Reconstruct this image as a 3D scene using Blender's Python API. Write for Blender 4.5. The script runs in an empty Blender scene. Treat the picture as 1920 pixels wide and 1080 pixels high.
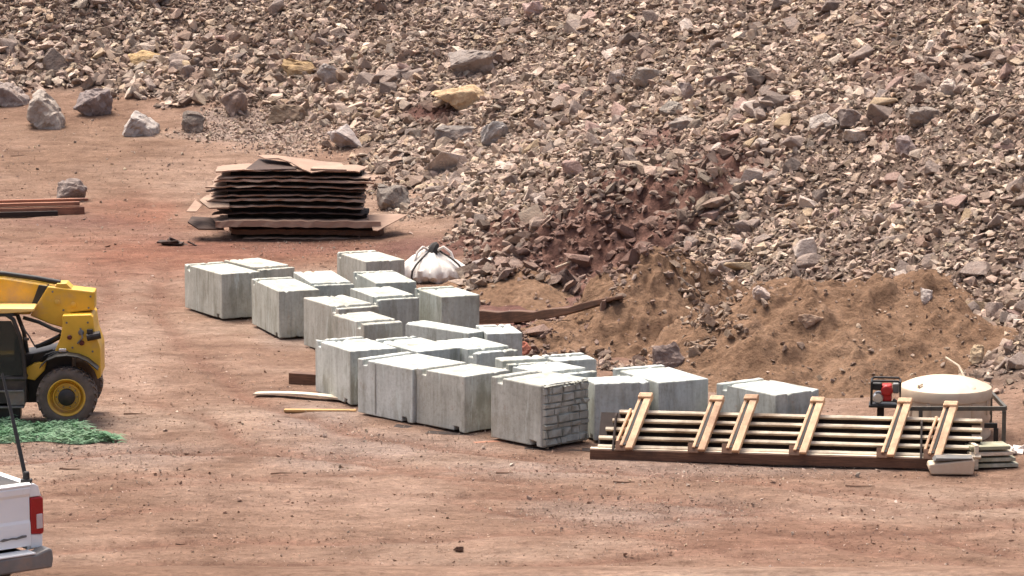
import bpy, bmesh, math, random
import numpy as np
from mathutils import Vector, Matrix, noise as mnoise
C = bpy.context
SC = C.scene
rnd = random.Random(11)
RG = np.random.default_rng(7)
R_ = math.radians

# ------------------------------------------------------------ camera
FPX, CAMH, PITCH = 5500.0, 11.2, math.atan(753 / 5500.0)
cam = bpy.data.cameras.new('camera')
cam.sensor_width = 36
cam.lens = FPX / 1920 * 36
cam.clip_start = 0.5
cam.clip_end = 2000
co = bpy.data.objects.new('camera', cam)
SC.collection.objects.link(co)
co.location = (0, 0, CAMH)
co.rotation_euler = (math.pi / 2 - PITCH, 0, 0)
SC.camera = co
# ------------------------------------------------------------ sky, sun, exposure
SUN_EL, SUN_AZ = R_(69), R_(-40)          # azimuth measured from +Y towards +X
w = bpy.data.worlds.new('World'); SC.world = w; w.use_nodes = True
nt = w.node_tree; nt.nodes.clear()
sky = nt.nodes.new('ShaderNodeTexSky'); sky.sky_type = 'NISHITA'; sky.sun_disc = False
sky.sun_elevation = SUN_EL; sky.sun_rotation = SUN_AZ
sky.dust_density = 8.0; sky.air_density = 0.8; sky.ozone_density = 0.3
bg = nt.nodes.new('ShaderNodeBackground'); bg.inputs[1].default_value = 0.082
wo = nt.nodes.new('ShaderNodeOutputWorld')
nt.links.new(sky.outputs[0], bg.inputs[0]); nt.links.new(bg.outputs[0], wo.inputs[0])
sl = bpy.data.lights.new('sun', 'SUN'); sl.energy = 1.35; sl.angle = R_(34); sl.color = (1.0, 0.955, 0.89)
so = bpy.data.objects.new('sun', sl); SC.collection.objects.link(so)
sd_ = Vector((math.cos(SUN_EL) * math.sin(SUN_AZ), math.cos(SUN_EL) * math.cos(SUN_AZ), math.sin(SUN_EL)))
so.rotation_euler = sd_.to_track_quat('Z', 'Y').to_euler(); so.location = (-20, 40, 60)
SC.view_settings.view_transform = 'Standard'; SC.view_settings.look = 'None'
SC.view_settings.gamma = 1.0; SC.view_settings.exposure = 1.74
try:
    SC.view_settings.use_curve_mapping = False
except Exception:
    pass
SC.cycles.max_bounces = 6

# ------------------------------------------------------------ camera maths (where a seen point stands in the world)
_F = np.array([0, math.cos(PITCH), -math.sin(PITCH)]); _U = np.array([0, math.sin(PITCH), math.cos(PITCH)])
def ray(px, py):
    return _F + (px - 960) / FPX * np.array([1., 0, 0]) + (540 - py) / FPX * _U
def at(px, py, z=0.0):
    d = ray(px, py); t = (z - CAMH) / d[2]
    return Vector(d * t) + Vector((0, 0, CAMH))
def at_d(px, py, dist):                      # point at ground distance dist along y
    d = ray(px, py); return Vector(d * dist / d[1]) + Vector((0, 0, CAMH))
def proj(x, y, z):
    dz = z - CAMH
    dep = y * _F[1] + dz * _F[2]
    return 960 + FPX * x / dep, 540 - FPX * (y * _U[1] + dz * _U[2]) / dep

# ------------------------------------------------------------ noise
def _hash(ix, iy, seed):
    h = (ix.astype(np.int64) * 374761393 + iy.astype(np.int64) * 668265263 + seed * 974711) & 0xFFFFFFFF
    h = ((h ^ (h >> 13)) * 1274126177) & 0xFFFFFFFF
    return ((h ^ (h >> 16)) & 0xFFFF) / 65535.0
def vnoise(x, y, seed=0):
    ix = np.floor(x); iy = np.floor(y); fx = x - ix; fy = y - iy
    fx = fx * fx * fx * (fx * (fx * 6 - 15) + 10); fy = fy * fy * fy * (fy * (fy * 6 - 15) + 10)
    a = _hash(ix, iy, seed); b = _hash(ix + 1, iy, seed); c = _hash(ix, iy + 1, seed); d = _hash(ix + 1, iy + 1, seed)
    return (a * (1 - fx) + b * fx) * (1 - fy) + (c * (1 - fx) + d * fx) * fy
def fbm(x, y, oct=4, seed=0):
    s = 0; a = 0.5; n = 0
    for k in range(oct):
        s = s + a * vnoise(x, y, seed + k * 17); n += a; a *= 0.5
        x, y = x * 2.03 + 3.1, y * 2.03 - 1.7
    return s / n
def sstep(a, b, x):
    t = np.clip((x - a) / (b - a), 0, 1); return t * t * (3 - 2 * t)

# ------------------------------------------------------------ terrain
FOOT = np.array([(60, 30), (24, 46), (14, 56.5), (10.4, 62.4), (9.1, 68.8), (6.2, 75.5), (2.6, 81), (-0.4, 88), (-2.9, 97), (-5.0, 107),
                 (-9, 115.5), (-20, 121), (-40, 125), (-90, 133), (-200, 140)], float)
def signed(x, y):
    best = np.full(x.shape, 1e9); sgn = np.ones(x.shape)
    for i in range(len(FOOT) - 1):
        p, q = FOOT[i], FOOT[i + 1]; e = q - p; L2 = e @ e
        t = np.clip(((x - p[0]) * e[0] + (y - p[1]) * e[1]) / L2, 0, 1)
        dx = x - (p[0] + t * e[0]); dy = y - (p[1] + t * e[1])
        d = np.hypot(dx, dy); cr = e[0] * dy - e[1] * dx
        m = d < best - 1e-9
        sgn = np.where(m, np.where(cr < 0, 1.0, -1.0), sgn); best = np.where(m, d, best)
    return best * sgn
def height(x, y):
    x = np.asarray(x, float); y = np.asarray(y, float)
    sd = signed(x, y)
    lf = sstep(2, -6, x)
    z = 0.10 * lf * (np.logaddexp(0, (np.minimum(y, 160) - 95) / 4.0) * 4.0)
    w_ = 1.3
    ramp = np.logaddexp(0, sd / w_) * w_
    t = np.minimum(ramp, 60) * 0.66
    t = 24 * (1 - np.exp(-t / 24)) * 1.0 + 0.0
    up = sstep(-0.5, 5, sd)
    t = t + up * ((fbm(x * 0.16, y * 0.16, 4, 5) - 0.5) * 2.4 + (fbm(x * 0.55, y * 0.55, 3, 9) - 0.5) * 0.7)
    z = z + t
    flat = 1 - up
    z = z + flat * ((fbm(x * 0.12, y * 0.12, 3, 21) - 0.5) * 0.16 * sstep(40, 55, y) + (fbm(x * 0.8, y * 1.3, 3, 22) - 0.5) * 0.05 + (fbm(x * 3.1, y * 3.1, 2, 23) - 0.5) * 0.022)
    # the bank that the pickup stands on
    u = x / np.maximum(y, 1)
    edge = 38.0 + 7.0 * sstep(-0.185, -0.235, u)
    z = z + 2.22 * (1 - sstep(0, 1, (y - edge) / 5.4)) 
    return z
TRK = [[(-200, 985), (300, 930), (800, 905), (1300, 915), (2200, 985)], [(-300, 1075), (300, 1040), (900, 1035), (1500, 985), (2200, 940)], [(240, 500), (262, 640), (360, 745), (560, 830), (900, 880), (1400, 925), (2200, 1050)], [(-200, 905), (250, 870), (600, 880), (1100, 960), (1500, 1030), (2000, 1110)]]
def track(x, y):
    m = np.zeros(x.shape)
    for k, tr in enumerate(TRK):
        P = [at(px, py) for px, py in tr]; px_ = np.array([p.x for p in P]); py_ = np.array([p.y for p in P])
        best = np.full(x.shape, 1e9)
        for i in range(len(P) - 1):
            e = np.array([px_[i + 1] - px_[i], py_[i + 1] - py_[i]]); t = np.clip(((x - px_[i]) * e[0] + (y - py_[i]) * e[1]) / (e @ e), 0, 1)
            best = np.minimum(best, np.hypot(x - px_[i] - t * e[0], y - py_[i] - t * e[1]))
        best = best + (fbm(x * .25, y * .25, 3, 150 + k) - .5) * 1.3
        m = np.maximum(m, np.exp(-((best - 0.95) / 0.24) ** 2) * (0.45 + 0.9 * np.clip(fbm(x * .5, y * .5, 3, 160 + k) - .25, 0, 1)))
    return m
def hz(x, y):
    return float(height(np.array([x]), np.array([y]))[0])
def on_ground(px, py):                        # first point of the terrain seen at that pixel
    d = ray(px, py); ts = np.linspace(30, 220, 3801)
    X = d[0] * ts; Y = d[1] * ts; Z = CAMH + d[2] * ts
    h = height(X, Y); k = int(np.argmax(Z <= h))
    return Vector((X[k], Y[k], h[k]))

# ------------------------------------------------------------ materials
def mat(name):
    m = bpy.data.materials.new(name); m.use_nodes = True
    n = m.node_tree; b = n.nodes['Principled BSDF']
    return m, n, b
def nd(n, t, **k):
    o = n.nodes.new(t)
    for a, v in k.items():
        setattr(o, a, v)
    return o
def noise(n, scale, detail=6, rough=0.6, vec=None, stretch=None, dist=0.0):
    o = nd(n, 'ShaderNodeTexNoise'); o.inputs['Scale'].default_value = scale; o.inputs['Detail'].default_value = detail
    o.inputs['Roughness'].default_value = rough; o.inputs['Distortion'].default_value = dist
    if vec is not None:
        if stretch:
            mp = nd(n, 'ShaderNodeMapping'); mp.inputs['Scale'].default_value = stretch
            n.links.new(vec, mp.inputs[0]); vec = mp.outputs[0]
        n.links.new(vec, o.inputs['Vector'])
    return o.outputs['Fac']
def ramp(n, fac, stops):
    o = nd(n, 'ShaderNodeValToRGB'); cr = o.color_ramp
    while len(cr.elements) < len(stops):
        cr.elements.new(0.5)
    for e, (p, c) in zip(cr.elements, stops):
        e.position = p; e.color = (*c, 1) if len(c) == 3 else c
    n.links.new(fac, o.inputs[0]); return o.outputs[0]
def mix(n, fac, a, b, mode='MIX'):
    o = nd(n, 'ShaderNodeMix', data_type='RGBA', blend_type=mode)
    for i, v in ((0, fac), (6, a), (7, b)):
        if hasattr(v, 'is_linked') or isinstance(v, bpy.types.NodeSocket):
            n.links.new(v, o.inputs[i])
        elif i == 0:
            o.inputs[0].default_value = v
        else:
            o.inputs[i].default_value = (*v, 1)
    return o.outputs[2]
def bump(n, b, h, dist=0.02, strength=0.6):
    o = nd(n, 'ShaderNodeBump'); o.inputs['Distance'].default_value = dist; o.inputs['Strength'].default_value = strength
    n.links.new(h, o.inputs['Height']); n.links.new(o.outputs[0], b.inputs['Normal'])
def tc(n, k='Object'):
    return nd(n, 'ShaderNodeTexCoord').outputs[k]
def attr(n, name, k='Fac'):
    return nd(n, 'ShaderNodeAttribute', attribute_name=name).outputs[k]
def math_(n, op, a, b=None):
    o = nd(n, 'ShaderNodeMath', operation=op)
    for i, v in enumerate((a, b)):
        if v is None: continue
        if isinstance(v, (int, float)): o.inputs[i].default_value = v
        else: n.links.new(v, o.inputs[i])
    return o.outputs[0]
M = {}
def simple(key, col, rough=0.6, metal=0.0, var=0.25, scale=6.0, bmp=0.004, dirt=None, dirt_amt=0.5, stretch=None, spec=0.5):
    m, n, b = mat(key)
    o = tc(n); f = noise(n, scale, 6, 0.65, o, stretch)
    dark = tuple(c * (1 - var) for c in col); lite = tuple(min(1, c * (1 + var)) for c in col)
    c = ramp(n, f, [(0.3, dark), (0.7, lite)])
    if dirt:
        g = noise(n, scale * 0.45, 8, 0.7, o)
        k = ramp(n, g, [(0.62 - dirt_amt * 0.3, (0, 0, 0)), (0.72, (1, 1, 1))])
        c = mix(n, k, c, dirt)
    n.links.new(c, b.inputs['Base Color'])
    b.inputs['Roughness'].default_value = rough; b.inputs['Metallic'].default_value = metal
    b.inputs['Specular IOR Level'].default_value = spec
    if bmp:
        bump(n, b, noise(n, scale * 6, 4, 0.6, o, stretch), bmp, 0.5)
    M[key] = m
    return m
DUST = (0.36, 0.24, 0.17)
simple('yellow_paint', (0.66, 0.38, 0.03), 0.45, 0, 0.14, 1.5, 0, DUST, 0.42)
simple('yellow_pale', (0.78, 0.50, 0.16), 0.5, 0, 0.1, 2, 0)
simple('black_plastic', (0.014, 0.013, 0.012), 0.55, 0, 0.3, 4, 0.002, (0.06, 0.045, 0.035), 0.4)
simple('black_steel', (0.012, 0.011, 0.010), 0.5, 0.2, 0.3, 4, 0, (0.05, 0.035, 0.028), 0.4)
simple('grey_steel', (0.17, 0.17, 0.165), 0.5, 0.5, 0.25, 5, 0.002, (0.2, 0.13, 0.09), 0.4)
simple('bright_steel', (0.55, 0.55, 0.54), 0.3, 0.9, 0.1, 5, 0)
simple('frame_steel', (0.09, 0.085, 0.07), 0.5, 0.4, 0.3, 6, 0.002, (0.12, 0.09, 0.06), 0.4)
simple('white_paint', (0.84, 0.84, 0.82), 0.25, 0, 0.03, 2, 0, (0.62, 0.55, 0.48), 0.08)
simple('grey_bumper', (0.22, 0.205, 0.19), 0.5, 0.2, 0.2, 3, 0, DUST, 0.4)
simple('red_lens', (0.35, 0.008, 0.012), 0.15, 0, 0.1, 5, 0)
simple('red_dark', (0.09, 0.012, 0.01), 0.3, 0, 0.1, 5, 0)
simple('clear_lens', (0.6, 0.5, 0.48), 0.15, 0, 0.1, 5, 0)
simple('red_engine', (0.42, 0.015, 0.012), 0.4, 0, 0.2, 8, 0)
simple('white_tank', (0.58, 0.465, 0.335), 0.5, 0, 0.08, 2.5, 0.003, (0.46, 0.32, 0.215), 0.5)
simple('bag_white', (0.72, 0.67, 0.60), 0.8, 0, 0.1, 5, 0.01, (0.45, 0.33, 0.25), 0.35)
simple('black_strap', (0.03, 0.025, 0.022), 0.8, 0, 0.2, 5, 0)
simple('wood_brown', (0.115, 0.055, 0.030), 0.8, 0, 0.5, 3, 0.006, (0.05, 0.025, 0.015), 0.4, (1, 14, 14))
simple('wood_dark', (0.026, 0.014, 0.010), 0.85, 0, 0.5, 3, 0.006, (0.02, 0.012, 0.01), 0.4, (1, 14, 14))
simple('wood_cream', (0.62, 0.53, 0.40), 0.75, 0, 0.4, 2.2, 0.006, (0.22, 0.145, 0.09), 0.5, (0.7, 9, 9))
simple('gap_shade_black', (0.010, 0.006, 0.005), 0.9, 0, 0.4, 3, 0)  # shade of the board stack gaps, put into the colour of the fillers
simple('wood_rust', (0.30, 0.13, 0.075), 0.8, 0, 0.35, 2, 0.008, (0.12, 0.05, 0.03), 0.35, (0.7, 9, 9))
simple('wood_yellow', (0.45, 0.26, 0.10), 0.8, 0, 0.3, 3, 0.005, (0.2, 0.12, 0.06), 0.3, (0.7, 9, 9))
simple('board_pale', (0.295, 0.19, 0.132), 0.8, 0, 0.22, 1.6, 0.006, (0.27, 0.165, 0.115), 0.45, (1, 4, 4))
simple('board_grey', (0.30, 0.205, 0.145), 0.8, 0, 0.3, 1.6, 0.006, (0.17, 0.11, 0.08), 0.5, (1, 4, 4))
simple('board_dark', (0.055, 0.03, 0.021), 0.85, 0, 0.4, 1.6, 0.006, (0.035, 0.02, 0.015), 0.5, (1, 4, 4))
simple('formwork_tan', (0.64, 0.42, 0.25), 0.7, 0, 0.25, 3, 0.006, (0.27, 0.14, 0.08), 0.55, (3, 3, 0.8))
simple('plank_green', (0.26, 0.25, 0.165), 0.8, 0, 0.35, 3, 0.004, (0.55, 0.52, 0.42), 0.4, (0.7, 9, 9))
simple('netting', (0.075, 0.185, 0.085), 0.8, 0, 0.7, 7, 0, (0.25, 0.34, 0.22), 0.75)
simple('scrap_white', (0.62, 0.54, 0.47), 0.8, 0, 0.2, 3, 0.004, DUST, 0.3)
simple('stick', (0.42, 0.32, 0.23), 0.8, 0, 0.3, 4, 0)
# glass
m, n, b = mat('cab_glass'); b.inputs['Base Color'].default_value = (0.07, 0.075, 0.065, 1); b.inputs['Roughness'].default_value = 0.06
b.inputs['Transmission Weight'].default_value = 0.5; b.inputs['IOR'].default_value = 1.1; M['cab_glass'] = m
# tyre: black rubber dusted on the sidewall
m, n, b = mat('tyre'); o = tc(n); f = noise(n, 3.0, 6, 0.7, o)
n.links.new(ramp(n, f, [(0.25, (0.05, 0.042, 0.036)), (0.75, (0.17, 0.125, 0.098))]), b.inputs['Base Color']); b.inputs['Roughness'].default_value = 0.85
bump(n, b, noise(n, 25, 3, 0.6, o), 0.01, 0.5); M['tyre'] = m

# ground: pink-beige packed dirt, redder patches, grey gravelly patches, dark soil under the talus
m, n, b = mat('packed_dirt'); o = tc(n)
f1 = noise(n, 0.22, 5, 0.6, o, (0.55, 1, 1)); f2 = noise(n, 1.1, 8, 0.72, o, (0.6, 1.0, 1)); f3 = noise(n, 9, 6, 0.75, o, (0.75, 1, 1)); f4 = noise(n, 30, 3, 0.7, o, (0.6, 1, 1)); f5 = noise(n, 3.2, 7, 0.75, o, (0.6, 1.0, 1))
c = ramp(n, f1, [(0.36, (0.165, 0.098, 0.066)), (0.5, (0.215, 0.136, 0.096)), (0.64, (0.255, 0.178, 0.132))])
c = mix(n, attr(n, 'red'), c, (0.185, 0.085, 0.055))
c = mix(n, attr(n, 'tan'), c, (0.165, 0.100, 0.066))
c = mix(n, attr(n, 'grey'), c, (0.235, 0.178, 0.148))
c = mix(n, math_(n, 'MULTIPLY', attr(n, 'track'), 1.0), c, (0.165, 0.088, 0.060))
c = mix(n, attr(n, 'pale'), c, (0.29, 0.20, 0.15))
c = mix(n, attr(n, 'soil'), c, (0.15, 0.108, 0.084))
c = mix(n, attr(n, 'redsoil_shade'), c, (0.125, 0.06, 0.048))
c = mix(n, 1.0, c, ramp(n, f2, [(0.34, (0.66, 0.62, 0.60)), (0.5, (1, 1, 1)), (0.66, (1.28, 1.30, 1.32))]), 'MULTIPLY')
c = mix(n, 1.0, c, ramp(n, f3, [(0.33, (0.55, 0.50, 0.48)), (0.46, (0.98, .98, .98)), (0.54, (1.0, 1.0, 1.0)), (0.68, (1.42, 1.40, 1.37))]), 'MULTIPLY')
c = mix(n, 1.0, c, ramp(n, f5, [(0.34, (0.70, 0.66, 0.64)), (0.47, (1, 1, 1)), (0.55, (1, 1, 1)), (0.68, (1.22, 1.23, 1.24))]), 'MULTIPLY')
pb = ramp(n, f4, [(0.60, (0, 0, 0)), (0.67, (1, 1, 1))])
c = mix(n, math_(n, 'MULTIPLY', pb, 0.5), c, (0.10, 0.06, 0.045))
n.links.new(c, b.inputs['Base Color']); b.inputs['Roughness'].default_value = 0.95; b.inputs['Specular IOR Level'].default_value = 0.15
bump(n, b, math_(n, 'ADD', math_(n, 'MULTIPLY', f3, 1.0), math_(n, 'MULTIPLY', f2, 1.5)), 0.10, 0.8); M['packed_dirt'] = m

# tan loose soil of the dirt piles
def soil(key, a, b_, c_):
    m, n, b = mat(key); o = tc(n); f2 = noise(n, 0.9, 8, 0.75, o); f3 = noise(n, 7, 6, 0.75, o)
    c = ramp(n, f2, [(0.3, a), (0.5, b_), (0.72, c_)])
    c = mix(n, 1.0, c, ramp(n, f3, [(0.3, (0.5, 0.48, 0.46)), (0.5, (1, 1, 1)), (0.75, (1.35, 1.3, 1.25))]), 'MULTIPLY')
    n.links.new(c, b.inputs['Base Color']); b.inputs['Roughness'].default_value = 0.95; b.inputs['Specular IOR Level'].default_value = 0.1
    bump(n, b, math_(n, 'ADD', f3, math_(n, 'MULTIPLY', f2, 1.2)), 0.14, 0.9); M[key] = m
soil('soil_tan', (0.135, 0.079, 0.049), (0.215, 0.131, 0.082), (0.29, 0.186, 0.122))
soil('soil_red', (0.10, 0.052, 0.042), (0.155, 0.083, 0.064), (0.22, 0.13, 0.10))

# rock: colour per stone from a random value
def rockmat(key, use_obj):
    m, n, b = mat(key); o = tc(n)
    if use_obj:
        base = nd(n, 'ShaderNodeObjectInfo').outputs['Color']
    else:
        base = ramp(n, attr(n, 'rv'), [(0.0, (0.15, 0.116, 0.094)), (0.22, (0.225, 0.18, 0.148)), (0.45, (0.295, 0.24, 0.20)), (0.66, (0.37, 0.305, 0.255)),
                                     (0.82, (0.49, 0.41, 0.345)), (0.90, (0.38, 0.30, 0.215)), (1.0, (0.70, 0.60, 0.52))])
    if not use_obj:
        hue = ramp(n, math_(n, 'FRACT', math_(n, 'MULTIPLY', attr(n, 'rv'), 13.7)), [(0.0, (1.0, 1.0, 1.0)), (0.25, (1.07, 0.95, 0.93)), (0.45, (0.96, 1.0, 1.0)), (0.62, (1.08, 1.02, 0.92)), (0.8, (1.02, 0.94, 0.95)), (1.0, (1.0, 1.0, 1.0))])
        base = mix(n, 1.0, base, hue, 'MULTIPLY'); base = mix(n, 1.0, base, (0.97, 0.94, 0.90), 'MULTIPLY')
        base = mix(n, attr(n, 'dust'), base, (0.17, 0.098, 0.078)); base = mix(n, attr(n, 'tandust'), base, (0.21, 0.14, 0.09))
    f = noise(n, 2.6, 8, 0.7, o); f3 = noise(n, 11, 5, 0.7, o)
    c = mix(n, 1.0, base, ramp(n, f, [(0.28, (0.62, 0.56, 0.53)), (0.5, (1, 1, 1)), (0.75, (1.25, 1.25, 1.25))]), 'MULTIPLY')
    n.links.new(c, b.inputs['Base Color']); b.inputs['Roughness'].default_value = 0.9; b.inputs['Specular IOR Level'].default_value = 0.2
    c = mix(n, ramp(n, noise(n, 1.1, 6, 0.7, o), [(0.52, (0, 0, 0)), (0.68, (0.55, 0.55, 0.55))]), c, (0.25, 0.165, 0.12)); n.links.new(c, b.inputs['Base Color'])
    bump(n, b, math_(n, 'ADD', f3, math_(n, 'MULTIPLY', f, 1.6)), 0.07, 0.8); M[key] = m
rockmat('rubble', False); rockmat('boulder', True)
m, n, b = mat('clod')
c = ramp(n, attr(n, 'rv'), [(0.0, (0.14, 0.085, 0.062)), (0.3, (0.20, 0.122, 0.088)), (0.6, (0.28, 0.178, 0.128)), (0.85, (0.34, 0.235, 0.18)), (1.0, (0.46, 0.36, 0.30))])
n.links.new(c, b.inputs['Base Color']); b.inputs['Roughness'].default_value = 0.95; b.inputs['Specular IOR Level'].default_value = 0.1; M['clod'] = m

# concrete: grey, pale dry streaks, dark stains
m, n, b = mat('concrete'); o = tc(n)
oi = nd(n, 'ShaderNodeObjectInfo')
add = nd(n, 'ShaderNodeVectorMath', operation='ADD'); n.links.new(o, add.inputs[0])
cm = nd(n, 'ShaderNodeCombineXYZ'); rr = math_(n, 'MULTIPLY', oi.outputs['Random'], 37.0); n.links.new(rr, cm.inputs[0]); n.links.new(rr, cm.inputs[1])
n.links.new(cm.outputs[0], add.inputs[1]); v = add.outputs[0]
f1 = noise(n, 1.3, 6, 0.65, v); fs = noise(n, 5.5, 6, 0.7, v, (1, 1, 0.10)); f3 = noise(n, 14, 5, 0.7, v); fb = noise(n, 2.4, 5, 0.6, v, (1, 1, 0.35))
base = mix(n, 1.0, oi.outputs['Color'], ramp(n, f1, [(0.3, (0.80, 0.80, 0.78)), (0.7, (1.12, 1.12, 1.12))]), 'MULTIPLY')
c = mix(n, 1.0, base, ramp(n, fs, [(0.28, (0.70, 0.69, 0.66)), (0.5, (1, 1, 1)), (0.76, (1.25, 1.27, 1.28))]), 'MULTIPLY')
c = mix(n, 1.0, c, ramp(n, f3, [(0.25, (0.78, 0.77, 0.75)), (0.5, (1, 1, 1)), (0.8, (1.08, 1.08, 1.08))]), 'MULTIPLY')
c = mix(n, ramp(n, fb, [(0.56, (0, 0, 0)), (0.68, (0.6, 0.6, 0.6))]), c, (0.19, 0.18, 0.14))
c = mix(n, ramp(n, noise(n, 1.7, 7, 0.72, v, (1, 1, 0.6)), [(0.54, (0, 0, 0)), (0.64, (0.5, 0.5, 0.5))]), c, (0.27, 0.245, 0.19))
c = mix(n, ramp(n, noise(n, 4.2, 6, 0.7, v, (1.2, 1.2, 0.16)), [(0.60, (0, 0, 0)), (0.68, (0.75, 0.75, 0.75))]), c, (0.56, 0.60, 0.57))
c = mix(n, 1.0, c, (0.98, 1.012, 0.99), 'MULTIPLY')
c = mix(n, ramp(n, noise(n, 3.3, 7, 0.75, v), [(0.60, (0, 0, 0)), (0.70, (0.6, 0.6, 0.6))]), c, (0.33, 0.245, 0.19))
n.links.new(c, b.inputs['Base Color']); b.inputs['Roughness'].default_value = 0.85; b.inputs['Specular IOR Level'].default_value = 0.25
bump(n, b, f3, 0.012, 0.5); M['concrete'] = m

# ------------------------------------------------------------ object helpers
COL = SC.collection
def tag(o, label=None, cat=None, group=None, kind=None):
    for k, v in (('label', label), ('category', cat), ('group', group), ('kind', kind)):
        if v: o[k] = v
    return o
def empty(name, loc, rz=0, label=None, cat=None, group=None):
    o = bpy.data.objects.new(name, None); COL.objects.link(o); o.location = loc; o.rotation_euler = (0, 0, rz)
    o.empty_display_size = 0.2
    return tag(o, label, cat, group)
class MB:
    def __init__(s): s.v = []; s.f = []
    def add(s, vs, fs, T=None):
        k = len(s.v)
        for p in vs:
            p = Vector(p); s.v.append(tuple(T @ p) if T is not None else tuple(p))
        s.f += [tuple(i + k for i in f) for f in fs]; return s
    def box(s, c, d, rot=None, T=None):
        x, y, z = d[0] / 2, d[1] / 2, d[2] / 2
        vs = [Vector(q) for q in ((-x, -y, -z), (x, -y, -z), (x, y, -z), (-x, y, -z), (-x, -y, z), (x, -y, z), (x, y, z), (-x, y, z))]
        if rot is not None:
            m = rot if isinstance(rot, Matrix) else Matrix.Rotation(rot, 3, 'Z'); vs = [m @ q for q in vs]
        vs = [q + Vector(c) for q in vs]
        return s.add(vs, [(0, 3, 2, 1), (4, 5, 6, 7), (0, 1, 5, 4), (1, 2, 6, 5), (2, 3, 7, 6), (3, 0, 4, 7)], T)
    def prism(s, poly, a0, a1, axis='Y', T=None):       # poly in the other two axes (x,z), (y,z) or (x,y)
        area = sum(poly[i][0] * poly[(i + 1) % len(poly)][1] - poly[(i + 1) % len(poly)][0] * poly[i][1] for i in range(len(poly)))
        if area < 0: poly = poly[::-1]
        def P(p, a): return {'Y': (p[0], a, p[1]), 'X': (a, p[0], p[1]), 'Z': (p[0], p[1], a)}[axis]
        nn = len(poly); vs = [P(p, a0) for p in poly] + [P(p, a1) for p in poly]
        fs = [tuple(range(nn)), tuple(range(2 * nn - 1, nn - 1, -1))] + [((i + 1) % nn, i, nn + i, nn + (i + 1) % nn) for i in range(nn)]
        if axis != 'Y': fs = [f[::-1] for f in fs]
        return s.add(vs, fs, T)
    def tube(s, pts, r, n_=8, caps=True, T=None):
        pts = [Vector(p) for p in pts]; rs = r if isinstance(r, (list, tuple)) else [r] * len(pts)
        k = len(s.v); vs = []; prev = None
        for i, p in enumerate(pts):
            t = (pts[min(i + 1, len(pts) - 1)] - pts[max(i - 1, 0)]).normalized()
            a = prev if prev is not None else (Vector((0, 0, 1)) if abs(t.z) < 0.9 else Vector((1, 0, 0)))
            x = (a - t * a.dot(t)).normalized(); y = t.cross(x); prev = x
            for j in range(n_):
                g = 2 * math.pi * j / n_; vs.append(p + (x * math.cos(g) + y * math.sin(g)) * rs[i])
        fs = []
        for i in range(len(pts) - 1):
            for j in range(n_):
                fs.append((i * n_ + j, i * n_ + (j + 1) % n_, (i + 1) * n_ + (j + 1) % n_, (i + 1) * n_ + j))
        if caps:
            fs.append(tuple(range(n_ - 1, -1, -1))); b0 = (len(pts) - 1) * n_; fs.append(tuple(range(b0, b0 + n_)))
        return s.add(vs, fs, T)
    def lathe(s, prof, n_=32, axis='Z', c=(0, 0, 0), T=None, caps=True):   # prof: (radius, height)
        vs = []
        for r, h in prof:
            for j in range(n_):
                g = 2 * math.pi * j / n_; a, b_ = r * math.cos(g), r * math.sin(g)
                q = {'Z': (a, b_, h), 'Y': (a, h, -b_)}[axis]; vs.append(Vector(q) + Vector(c))
        fs = []
        for i in range(len(prof) - 1):
            for j in range(n_):
                fs.append((i * n_ + j, i * n_ + (j + 1) % n_, (i + 1) * n_ + (j + 1) % n_, (i + 1) * n_ + j))
        if caps and prof[0][0] > 1e-4: fs.append(tuple(range(n_ - 1, -1, -1)))
        if caps and prof[-1][0] > 1e-4: b0 = (len(prof) - 1) * n_; fs.append(tuple(range(b0, b0 + n_)))
        return s.add(vs, fs, T)
    def build(s, name, material, parent=None, bevel=0.0, smooth=False, label=None, loc=None, rz=None):
        me = bpy.data.meshes.new(name); me.from_pydata(s.v, [], s.f); me.validate(); me.update()
        bm_ = bmesh.new(); bm_.from_mesh(me); bmesh.ops.remove_doubles(bm_, verts=bm_.verts, dist=1e-5); bmesh.ops.recalc_face_normals(bm_, faces=bm_.faces); bm_.to_mesh(me); bm_.free()
        me.materials.append(M[material] if isinstance(material, str) else material)
        o = bpy.data.objects.new(name, me); COL.objects.link(o)
        if parent is not None: o.parent = parent
        if loc is not None: o.location = loc
        if rz is not None: o.rotation_euler = (0, 0, rz)
        if smooth:
            me.polygons.foreach_set('use_smooth', [True] * len(me.polygons))
            try: me.set_sharp_from_angle(angle=R_(38))
            except Exception: pass
        if bevel:
            md = o.modifiers.new('bevel', 'BEVEL'); md.width = bevel; md.segments = 2; md.limit_method = 'ANGLE'; md.angle_limit = R_(35)
        if label: o['label'] = label
        return o
def mesh_np(name, V, F, material, attrs=None, smooth=False):     # F: (n,k) array
    me = bpy.data.meshes.new(name); nF, k = F.shape
    me.vertices.add(len(V)); me.vertices.foreach_set('co', V.astype(np.float32).ravel())
    me.loops.add(nF * k); me.loops.foreach_set('vertex_index', F.astype(np.int32).ravel())
    me.polygons.add(nF); me.polygons.foreach_set('loop_start', (np.arange(nF) * k).astype(np.int32))
    try: me.polygons.foreach_set('loop_total', np.full(nF, k, np.int32))
    except Exception: pass
    for nm, a in (attrs or {}).items():
        at_ = me.attributes.new(nm, 'FLOAT', 'POINT'); at_.data.foreach_set('value', a.astype(np.float32))
    me.update(calc_edges=True)
    me.polygons.foreach_set('use_smooth', [smooth] * nF)
    me.materials.append(M[material]); o = bpy.data.objects.new(name, me); COL.objects.link(o); return o
def grid_faces(nx, ny):
    i = np.arange(nx - 1)[None, :] + np.arange(ny - 1)[:, None] * nx
    i = i.ravel(); return np.stack([i, i + 1, i + nx + 1, i + nx], 1)
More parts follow.
